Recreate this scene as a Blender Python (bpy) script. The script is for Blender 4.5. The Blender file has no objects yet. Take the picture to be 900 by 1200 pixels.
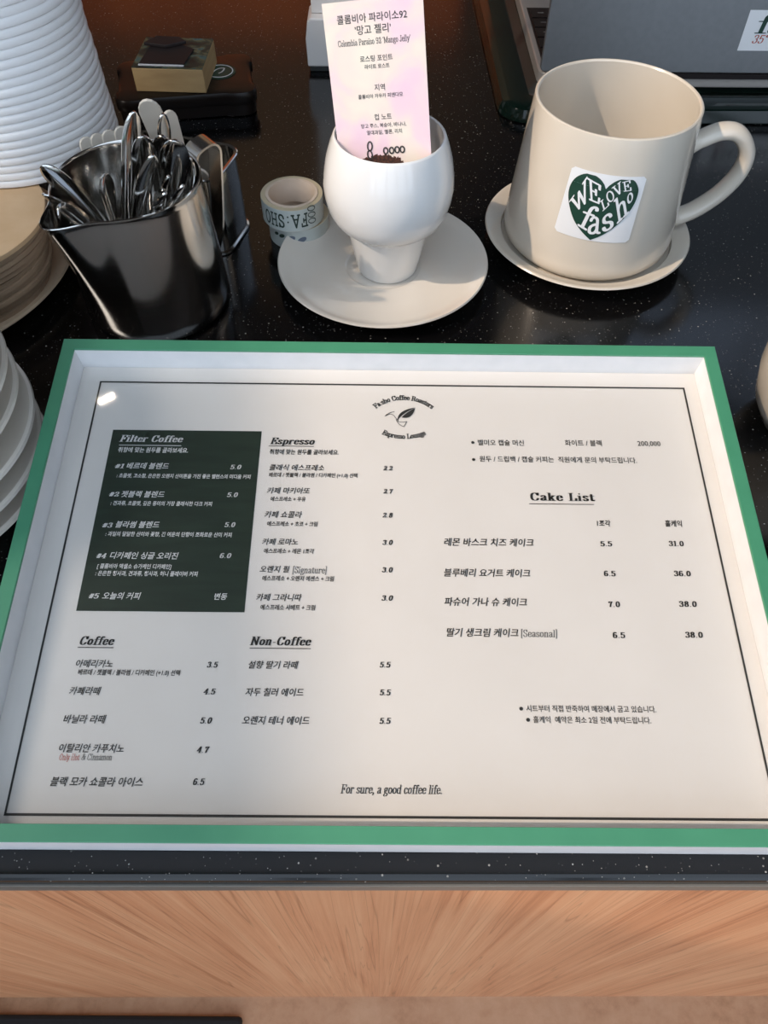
import bpy, bmesh, math, random
from math import pi, sin, cos, radians, sqrt, atan2, hypot
from mathutils import Vector, Matrix

random.seed(7)
S = bpy.context.scene
COL = S.collection

# ------------------------------------------------------------------ camera
# z = 0 is the counter top, x runs along the counter, y away from the viewer
cam_d = bpy.data.cameras.new('camera')
cam_d.sensor_fit = 'VERTICAL'
cam_d.sensor_height = 36.0
cam_d.lens = 26.7
cam_d.clip_start = 0.01
cam = bpy.data.objects.new('camera', cam_d)
COL.objects.link(cam)
cam.matrix_world = Matrix(((0.99991, -0.01221, -0.00569, -0.00587),
                           (0.00655, 0.80980, -0.58667, -0.07104),
                           (0.01177, 0.58658, 0.80981, 0.29745),
                           (0, 0, 0, 1)))
S.camera = cam

# ------------------------------------------------------------------ light
W = bpy.data.worlds.new('daylight')
S.world = W
W.use_nodes = True
bg = W.node_tree.nodes['Background']
bg.inputs['Color'].default_value = (0.70, 0.83, 1.0, 1)
bg.inputs['Strength'].default_value = 1.45

def lamp(name, kind, energy, color, loc, direction, **kw):
    d = bpy.data.lights.new(name, kind)
    d.energy = energy
    d.color = color
    for k, v in kw.items():
        setattr(d, k, v)
    o = bpy.data.objects.new(name, d)
    COL.objects.link(o)
    o.location = loc
    o.rotation_euler = Vector(direction).to_track_quat('-Z', 'Y').to_euler()
    return o

SUN = Vector((0.70, 0.25, -0.67)).normalized()
lamp('sun', 'SUN', 1.8, (1.0, 0.80, 0.62), (-3, -1, 3), SUN, angle=radians(1.2))
# the cafe's warm ceiling spot over the back counter
lamp('ceiling_spot', 'SPOT', 100, (1.0, 0.62, 0.32), (-0.3, 1.15, 1.5), (0.0, 0.50, -1.25), spot_size=radians(75), spot_blend=0.8, shadow_soft_size=0.06)

lamp('ceiling_lamp', 'AREA', 0.5, (1.0, 0.86, 0.70), (-0.86, 1.12, 1.85), (0.6, -1.0, -1.75), shape='RECTANGLE', size=0.05, size_y=0.014)
lamp('left_fill_light', 'POINT', 6.0, (1.0, 0.90, 0.80), (-0.66, 0.06, 0.52), (0, 0, -1), shadow_soft_size=0.09)  # added fill light that brightens the bowl tower, no fixture behind it

S.view_settings.view_transform = 'Standard'
S.view_settings.look = 'None'
S.view_settings.gamma = 1.0
S.view_settings.use_curve_mapping = False
S.view_settings.exposure = 0.48

# ------------------------------------------------------------------ materials
def mat(name, color, rough=0.5, metal=0.0, coat=0.0, spec=0.5, **kw):
    m = bpy.data.materials.new(name)
    m.use_nodes = True
    b = m.node_tree.nodes['Principled BSDF']
    b.inputs['Base Color'].default_value = (*color, 1)
    b.inputs['Roughness'].default_value = rough
    b.inputs['Metallic'].default_value = metal
    b.inputs['Coat Weight'].default_value = coat
    b.inputs['Coat Roughness'].default_value = 0.05
    b.inputs['Specular IOR Level'].default_value = spec
    for k, v in kw.items():
        b.inputs[k].default_value = v
    return m

def nodes(m):
    nt = m.node_tree
    return nt, nt.nodes['Principled BSDF']

def add(nt, t, **kw):
    n = nt.nodes.new(t)
    for k, v in kw.items():
        if k in n.inputs:
            n.inputs[k].default_value = v
        else:
            setattr(n, k, v)
    return n

def ramp(nt, stops):
    r = nt.nodes.new('ShaderNodeValToRGB')
    e = r.color_ramp.elements
    while len(e) < len(stops):
        e.new(0.5)
    for i, (p, c) in enumerate(stops):
        e[i].position = p
        e[i].color = (*c, 1)
    return r

def mapped(nt, scale, rot=(0, 0, 0), coord='Object'):
    tc = nt.nodes.new('ShaderNodeTexCoord')
    mp = nt.nodes.new('ShaderNodeMapping')
    mp.inputs['Scale'].default_value = scale
    mp.inputs['Rotation'].default_value = rot
    nt.links.new(tc.outputs[coord], mp.inputs['Vector'])
    return mp

def noisy(name, stops, scale=(30, 30, 30), detail=4, rough=0.5, distort=0.0, bump=0.0, rot=(0, 0, 0), **kw):
    m = mat(name, stops[0][1], rough, **kw)
    nt, b = nodes(m)
    mp = mapped(nt, scale, rot)
    n = add(nt, 'ShaderNodeTexNoise', Scale=1.0, Detail=detail, Distortion=distort)
    nt.links.new(mp.outputs[0], n.inputs['Vector'])
    r = ramp(nt, stops)
    nt.links.new(n.outputs['Fac'], r.inputs[0])
    nt.links.new(r.outputs[0], b.inputs['Base Color'])
    if bump:
        bp = add(nt, 'ShaderNodeBump', Strength=bump, Distance=0.001)
        nt.links.new(n.outputs['Fac'], bp.inputs['Height'])
        nt.links.new(bp.outputs[0], b.inputs['Normal'])
    return m

def stone_mat():
    m = mat('black_speckled_stone', (0.004, 0.004, 0.005), 0.16, spec=0.5)
    nt, b = nodes(m)
    mp = mapped(nt, (1, 1, 1))
    prev = None
    for sc, th in ((330.0, 0.13), (720.0, 0.13)):
        v = add(nt, 'ShaderNodeTexVoronoi', Scale=sc)
        nt.links.new(mp.outputs[0], v.inputs['Vector'])
        lt = add(nt, 'ShaderNodeMath', operation='LESS_THAN')
        lt.inputs[1].default_value = th
        nt.links.new(v.outputs['Distance'], lt.inputs[0])
        sx = nt.nodes.new('ShaderNodeSeparateColor')
        nt.links.new(v.outputs['Color'], sx.inputs[0])
        g = add(nt, 'ShaderNodeMath', operation='GREATER_THAN')
        g.inputs[1].default_value = 0.55
        nt.links.new(sx.outputs[0], g.inputs[0])
        mu = add(nt, 'ShaderNodeMath', operation='MULTIPLY')
        nt.links.new(lt.outputs[0], mu.inputs[0])
        nt.links.new(g.outputs[0], mu.inputs[1])
        m2 = add(nt, 'ShaderNodeMath', operation='MULTIPLY')
        nt.links.new(mu.outputs[0], m2.inputs[0])
        nt.links.new(sx.outputs[1], m2.inputs[1])
        if prev is None:
            prev = m2
        else:
            mx = add(nt, 'ShaderNodeMath', operation='MAXIMUM')
            nt.links.new(prev.outputs[0], mx.inputs[0])
            nt.links.new(m2.outputs[0], mx.inputs[1])
            prev = mx
    r = ramp(nt, [(0.0, (0.002, 0.002, 0.0025)), (1.0, (0.36, 0.35, 0.32))])
    nt.links.new(prev.outputs[0], r.inputs[0])
    nt.links.new(r.outputs[0], b.inputs['Base Color'])
    return m

def wood_mat(name, dark, mid, light, sx=26.0, sz=1.6, rough=0.45, lines=False):
    """vertical grain running along z"""
    m = mat(name, mid, rough)
    nt, b = nodes(m)
    mp = mapped(nt, (sx, sx, sz))
    n = add(nt, 'ShaderNodeTexNoise', Scale=1.0, Detail=6, Roughness=0.62, Distortion=0.7)
    nt.links.new(mp.outputs[0], n.inputs['Vector'])
    mp2 = mapped(nt, (sx * 9, sx * 9, sz * 2.2))
    n2 = add(nt, 'ShaderNodeTexNoise', Scale=1.0, Detail=5, Roughness=0.7)
    nt.links.new(mp2.outputs[0], n2.inputs['Vector'])
    mx = add(nt, 'ShaderNodeMath', operation='MULTIPLY_ADD')
    mx.inputs[1].default_value = 0.45
    nt.links.new(n2.outputs['Fac'], mx.inputs[0])
    sc = add(nt, 'ShaderNodeMath', operation='MULTIPLY')
    sc.inputs[1].default_value = 0.62
    nt.links.new(n.outputs['Fac'], sc.inputs[0])
    nt.links.new(sc.outputs[0], mx.inputs[2])
    r = ramp(nt, [(0.36, dark), (0.50, mid), (0.68, light)])
    nt.links.new(mx.outputs[0], r.inputs[0])
    nt.links.new(r.outputs[0], b.inputs['Base Color'])
    if not lines:
        return m
    mp3 = mapped(nt, (sx * 1.6, sx * 1.6, sz * .55))
    n3 = add(nt, 'ShaderNodeTexNoise', Scale=1.0, Detail=2.5, Roughness=0.5, Distortion=0.4)
    nt.links.new(mp3.outputs[0], n3.inputs['Vector'])
    wv = add(nt, 'ShaderNodeMath', operation='PINGPONG')
    wv.inputs[1].default_value = 0.045
    nt.links.new(n3.outputs['Fac'], wv.inputs[0])
    r3 = ramp(nt, [(0.0, (0.72, 0.66, 0.62)), (0.006, (1, 1, 1))])
    nt.links.new(wv.outputs[0], r3.inputs[0])
    ml = add(nt, 'ShaderNodeMix', data_type='RGBA', blend_type='MULTIPLY')
    ml.inputs[0].default_value = 1.0
    nt.links.new(r.outputs[0], ml.inputs[6])
    nt.links.new(r3.outputs[0], ml.inputs[7])
    nt.links.new(ml.outputs[2], b.inputs['Base Color'])
    return m

def steel_mat(name, color=(0.62, 0.60, 0.57), rough=0.16, aniso=0.0):
    m = mat(name, color, rough, 1.0)
    nt, b = nodes(m)
    mp = mapped(nt, (40, 40, 900))
    n = add(nt, 'ShaderNodeTexNoise', Scale=1.0, Detail=3)
    nt.links.new(mp.outputs[0], n.inputs['Vector'])
    mr = add(nt, 'ShaderNodeMapRange')
    mr.inputs['To Min'].default_value = rough * 0.75
    mr.inputs['To Max'].default_value = rough * 1.4
    nt.links.new(n.outputs['Fac'], mr.inputs['Value'])
    nt.links.new(mr.outputs[0], b.inputs['Roughness'])
    return m

def glass_mat():
    """thin clear sheet: fresnel mix of a clear and a mirror-like reflection"""
    m = bpy.data.materials.new('clear_acrylic')
    m.use_nodes = True
    nt = m.node_tree
    nt.nodes.clear()
    out = nt.nodes.new('ShaderNodeOutputMaterial')
    tr = nt.nodes.new('ShaderNodeBsdfTransparent')
    gl = nt.nodes.new('ShaderNodeBsdfGlossy')
    gl.inputs['Roughness'].default_value = 0.03
    fr = nt.nodes.new('ShaderNodeFresnel')
    fr.inputs['IOR'].default_value = 1.38
    mx = nt.nodes.new('ShaderNodeMixShader')
    ge = nt.nodes.new('ShaderNodeNewGeometry')
    fw = nt.nodes.new('ShaderNodeMath')          # the sheet's inner faces just pass the light
    fw.operation = 'SUBTRACT'
    fw.use_clamp = True
    nt.links.new(fr.outputs[0], fw.inputs[0])
    nt.links.new(ge.outputs['Backfacing'], fw.inputs[1])
    nt.links.new(fw.outputs[0], mx.inputs[0])
    nt.links.new(tr.outputs[0], mx.inputs[1])
    nt.links.new(gl.outputs[0], mx.inputs[2])
    nt.links.new(mx.outputs[0], out.inputs[0])
    return m

def tint_mat():
    m = bpy.data.materials.new('tinted_glass')
    m.use_nodes = True
    nt = m.node_tree
    nt.nodes.clear()
    out = nt.nodes.new('ShaderNodeOutputMaterial')
    tr = nt.nodes.new('ShaderNodeBsdfTransparent')
    tr.inputs['Color'].default_value = (0.66, 0.68, 0.72, 1)     # two faces: about .45 in all
    gl = nt.nodes.new('ShaderNodeBsdfGlossy')
    gl.inputs['Roughness'].default_value = 0.03
    mx = nt.nodes.new('ShaderNodeMixShader')
    mx.inputs[0].default_value = 0.05
    nt.links.new(tr.outputs[0], mx.inputs[1])
    nt.links.new(gl.outputs[0], mx.inputs[2])
    nt.links.new(mx.outputs[0], out.inputs[0])
    return m

M = dict(
    tint=tint_mat(),
    stone=stone_mat(),
    panel=wood_mat('counter_wood', (0.46, 0.165, 0.066), (0.68, 0.300, 0.140), (0.80, 0.420, 0.215), 46.0, 1.4, lines=True),
    wallwood=wood_mat('warm_wall_wood', (0.17, 0.042, 0.008), (0.28, 0.075, 0.015), (0.37, 0.11, 0.024), 9, 0.6, 0.6),
    ceilwood=wood_mat('dark_ceiling_wood', (0.012, 0.008, 0.005), (0.02, 0.013, 0.008), (0.03, 0.02, 0.012), 9, 9, 0.7),
    floor=wood_mat('floor_wood', (0.46, 0.25, 0.13), (0.60, 0.35, 0.20), (0.68, 0.43, 0.26), 6, 6, 0.5),
    plaster=mat('dark_plaster', (0.05, 0.045, 0.04), 0.8),
    green=noisy('green_frame_paint', [(0.3, (0.060, 0.270, 0.150)), (0.7, (0.070, 0.295, 0.165))], (60, 60, 60), rough=0.42),
    white=noisy('white_frame_paint', [(0.3, (0.74, 0.75, 0.76)), (0.7, (0.80, 0.80, 0.81))], (90, 90, 90), rough=0.5),
    paper=noisy('menu_paper', [(0.3, (0.68, 0.65, 0.61)), (0.7, (0.71, 0.68, 0.64))], (25, 25, 25), rough=0.7),
    ink=mat('black_ink', (0.022, 0.022, 0.020), 0.6),
    greenink=noisy('dark_green_ink', [(0.3, (0.011, 0.023, 0.015)), (0.7, (0.017, 0.032, 0.021))], (40, 300, 40), rough=0.5),
    whiteink=mat('white_lettering', (0.72, 0.72, 0.70), 0.6),
    redink=mat('red_lettering', (0.5, 0.07, 0.04), 0.6),
    acrylic=glass_mat(),
    ceramic=noisy('white_glaze', [(0.3, (0.80, 0.80, 0.79)), (0.7, (0.83, 0.83, 0.82))], (20, 20, 20), rough=0.14, coat=0.5),
    ivory=noisy('ivory_glaze', [(0.3, (0.70, 0.655, 0.585)), (0.7, (0.73, 0.685, 0.615))], (18, 18, 18), rough=0.16, coat=0.5),
    cream=noisy('cream_glaze', [(0.3, (0.66, 0.60, 0.51)), (0.7, (0.70, 0.64, 0.55))], (18, 18, 18), rough=0.18, coat=0.4),
    bowlwhite=noisy('white_coated_paper', [(0.3, (0.84, 0.84, 0.84)), (0.7, (0.87, 0.87, 0.87))], (60, 60, 60), rough=0.42),
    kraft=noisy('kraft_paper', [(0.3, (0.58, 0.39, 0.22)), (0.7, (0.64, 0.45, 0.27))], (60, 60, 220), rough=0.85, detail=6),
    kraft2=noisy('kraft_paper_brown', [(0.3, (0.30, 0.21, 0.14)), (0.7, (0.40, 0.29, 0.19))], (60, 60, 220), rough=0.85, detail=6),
    beige=noisy('beige_glaze', [(0.3, (0.50, 0.39, 0.27)), (0.7, (0.56, 0.44, 0.31))], (18, 18, 18), rough=0.3),
    steel=steel_mat('brushed_steel', rough=0.13),
    spoonsteel=steel_mat('polished_steel', (0.66, 0.65, 0.63), 0.09),
    stick=noisy('cream_plastic', [(0.3, (0.66, 0.61, 0.53)), (0.7, (0.72, 0.67, 0.59))], (50, 50, 50), rough=0.4),
    tray=mat('dark_green_lacquer', (0.003, 0.009, 0.007), 0.12, spec=0.4),
    lid=noisy('grey_aluminium', [(0.3, (0.22, 0.23, 0.24)), (0.7, (0.24, 0.25, 0.26))], (200, 200, 200), rough=0.42, metal=0.5),
    alu=mat('silver_aluminium', (0.52, 0.49, 0.46), 0.4, 0.4),
    edge=mat('grey_edge_reflection', (0.16, 0.15, 0.13), 0.35),  # grey of the painted reflection on the stone's front edge
    key=mat('black_key', (0.016, 0.012, 0.012), 0.35),
    keymark=mat('key_legend', (0.5, 0.48, 0.46), 0.6),
    screen=mat('dark_screen', (0.01, 0.01, 0.012), 0.1),
    sticker=mat('white_sticker', (0.80, 0.82, 0.84), 0.4),
    forest=mat('forest_green_ink', (0.010, 0.050, 0.032), 0.45),
    padtin=mat('black_tin', (0.008, 0.005, 0.004), 0.34, spec=0.35),
    blockwood=noisy('stamp_block_wood', [(0.3, (0.42, 0.27, 0.12)), (0.7, (0.56, 0.38, 0.18))], (30, 8, 120), rough=0.7, detail=6),
    rubber=mat('dark_rubber', (0.014, 0.009, 0.010), 0.6),
    acrylwhite=mat('white_acrylic', (0.66, 0.64, 0.62), 0.3),
    foot=mat('dark_rubber_foot', (0.03, 0.035, 0.035), 0.6),
    tapeside=noisy('tape_paper_edge', [(0.3, (0.52, 0.44, 0.29)), (0.7, (0.60, 0.52, 0.36))], (20, 20, 2000), rough=0.7),
    tapecore=noisy('cardboard_core', [(0.3, (0.66, 0.54, 0.43)), (0.7, (0.72, 0.60, 0.49))], (60, 60, 60), rough=0.8),
    tapeface=mat('pale_washi_paper', (0.50, 0.55, 0.53), 0.5),
    tapeink=mat('green_black_tape_ink', (0.018, 0.040, 0.030), 0.5),
    tapeblue=mat('grey_blue_tape_ink', (0.12, 0.15, 0.20), 0.5),
    bean=noisy('coffee_brown_print', [(0.35, (0.022, 0.008, 0.005)), (0.7, (0.10, 0.032, 0.016))], (900, 900, 900), rough=0.6),
    mat_dark=mat('black_floor_mat', (0.012, 0.012, 0.013), 0.8),
)
# the stamp block's printed top: green, teal and dark marbling
mm = mat('marbled_print', (0.05, 0.05, 0.03), 0.45)
nt, b = nodes(mm)
mp = mapped(nt, (45, 45, 45))
n = add(nt, 'ShaderNodeTexNoise', Scale=1.0, Detail=5, Distortion=2.5)
nt.links.new(mp.outputs[0], n.inputs['Vector'])
r = ramp(nt, [(0.36, (0.008, 0.010, 0.010)), (0.50, (0.020, 0.045, 0.035)), (0.57, (0.12, 0.12, 0.06)), (0.64, (0.04, 0.13, 0.14)), (0.74, (0.01, 0.012, 0.012))])
nt.links.new(n.outputs['Fac'], r.inputs[0])
nt.links.new(r.outputs[0], b.inputs['Base Color'])
M['marble'] = mm
# the tasting card: watercolour pink, lilac and cream
mc = mat('pastel_card_print', (0.8, 0.7, 0.7), 0.6)
nt, b = nodes(mc)
mp = mapped(nt, (38, 38, 38), (0.3, 0, 0.5))
n = add(nt, 'ShaderNodeTexNoise', Scale=1.0, Detail=2.5, Distortion=0.6)
nt.links.new(mp.outputs[0], n.inputs['Vector'])
r = ramp(nt, [(0.32, (0.78, 0.57, 0.67)), (0.43, (0.80, 0.62, 0.66)), (0.53, (0.80, 0.69, 0.62)), (0.66, (0.80, 0.75, 0.64))])
nt.links.new(n.outputs['Fac'], r.inputs[0])
nt.links.new(r.outputs[0], b.inputs['Base Color'])
M['card'] = mc

# ------------------------------------------------------------------ mesh helpers
class MB:
    """collects shapes, then links them as ONE mesh object"""
    def __init__(self):
        self.v, self.f, self.m = [], [], []

    def add(self, verts, faces, mi=0):
        o = len(self.v)
        self.v += [tuple(p) for p in verts]
        for fc in faces:
            self.f.append([i + o for i in fc])
            self.m.append(mi)
        return self

    def box(self, x0, x1, y0, y1, z0, z1, mi=0, T=None):
        vs = [(x, y, z) for z in (z0, z1) for y in (y0, y1) for x in (x0, x1)]
        if T is not None:
            vs = [T @ Vector(p) for p in vs]
        return self.add(vs, [(0, 2, 3, 1), (4, 5, 7, 6), (0, 1, 5, 4), (2, 6, 7, 3), (0, 4, 6, 2), (1, 3, 7, 5)], mi)

    def lathe(self, prof, n=96, c=(0, 0), mi=0, warp=None, close=False):
        vs = []
        for (r, z) in prof:
            for k in range(n):
                a = 2 * pi * k / n
                p = (c[0] + r * cos(a), c[1] + r * sin(a), z)
                vs.append(warp(p, a, r, z) if warp else p)
        fs = []
        L = len(prof)
        for i in range(L if close else L - 1):
            j = (i + 1) % L
            for k in range(n):
                k2 = (k + 1) % n
                fs.append((i * n + k, i * n + k2, j * n + k2, j * n + k))
        if not close:
            fs.append(tuple(range(n - 1, -1, -1)))
            fs.append(tuple((L - 1) * n + k for k in range(n)))
        return self.add(vs, fs, mi)

    def prism(self, pts, z0, z1, mi=0, T=None):
        n = len(pts)
        vs = [(x, y, z0) for x, y in pts] + [(x, y, z1) for x, y in pts]
        if T is not None:
            vs = [T @ Vector(p) for p in vs]
        fs = [tuple(range(n - 1, -1, -1)), tuple(range(n, 2 * n))]
        fs += [(i, (i + 1) % n, n + (i + 1) % n, n + i) for i in range(n)]
        return self.add(vs, fs, mi)

    def sweep(self, path, ring, mi=0, side=None, closed=False):
        """ring(t) -> list of (u, w) offsets; u along side axis, w along the other"""
        pts = [Vector(p) for p in path]
        n = len(pts)
        rows = []
        for i, p in enumerate(pts):
            if closed:
                t = (pts[(i + 1) % n] - pts[i - 1]).normalized()
            else:
                t = (pts[min(i + 1, n - 1)] - pts[max(i - 1, 0)]).normalized()
            s = Vector(side)
            s = (s - t * s.dot(t)).normalized()
            w = t.cross(s)
            rows.append([p + s * a + w * b for a, b in ring(i / max(1, n - 1))])
        k = len(rows[0])
        vs = [q for row in rows for q in row]
        fs = []
        for i in range(n if closed else n - 1):
            j = (i + 1) % n
            for a in range(k):
                b_ = (a + 1) % k
                fs.append((i * k + a, i * k + b_, j * k + b_, j * k + a))
        if not closed:
            fs.append(tuple(range(k - 1, -1, -1)))
            fs.append(tuple((n - 1) * k + a for a in range(k)))
        return self.add(vs, fs, mi)

    def build(self, name, mats, parent=None, smooth=None, bevel=0, seg=2):
        me = bpy.data.meshes.new(name)
        me.from_pydata(self.v, [], self.f)
        mats = mats if isinstance(mats, (list, tuple)) else [mats]
        for m in mats:
            me.materials.append(M[m] if isinstance(m, str) else m)
        for p, mi in zip(me.polygons, self.m):
            p.material_index = mi
        bm = bmesh.new()
        bm.from_mesh(me)
        bmesh.ops.recalc_face_normals(bm, faces=bm.faces)
        bm.to_mesh(me)
        bm.free()
        if smooth is not None:
            for p in me.polygons:
                p.use_smooth = True
            me.set_sharp_from_angle(angle=radians(smooth))
        o = bpy.data.objects.new(name, me)
        COL.objects.link(o)
        if parent is not None:
            o.parent = parent
        if bevel:
            bv = o.modifiers.new('bevel', 'BEVEL')
            bv.width = bevel
            bv.segments = seg
            bv.limit_method = 'ANGLE'
            bv.angle_limit = radians(40)
        return o

def tag(o, label, cat, group=None):
    o['label'] = label
    o['category'] = cat
    if group:
        o['group'] = group
    return o

def thing(name, label, cat, loc=(0, 0, 0), rz=0.0, group=None):
    o = bpy.data.objects.new(name, None)
    o.empty_display_size = 0.02
    COL.objects.link(o)
    o.location = loc
    o.rotation_euler = (0, 0, rz)
    return tag(o, label, cat, group)

def structure(o):
    o['kind'] = 'structure'
    return o

def roundrect(w, h, r, n=6, cx=0, cy=0):
    pts = []
    for (sx, sy, a0) in ((1, 1, 0), (-1, 1, 90), (-1, -1, 180), (1, -1, 270)):
        for k in range(n + 1):
            a = radians(a0 + 90 * k / n)
            pts.append((cx + sx * (w / 2 - r) + r * cos(a), cy + sy * (h / 2 - r) + r * sin(a)))
    return pts

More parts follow.
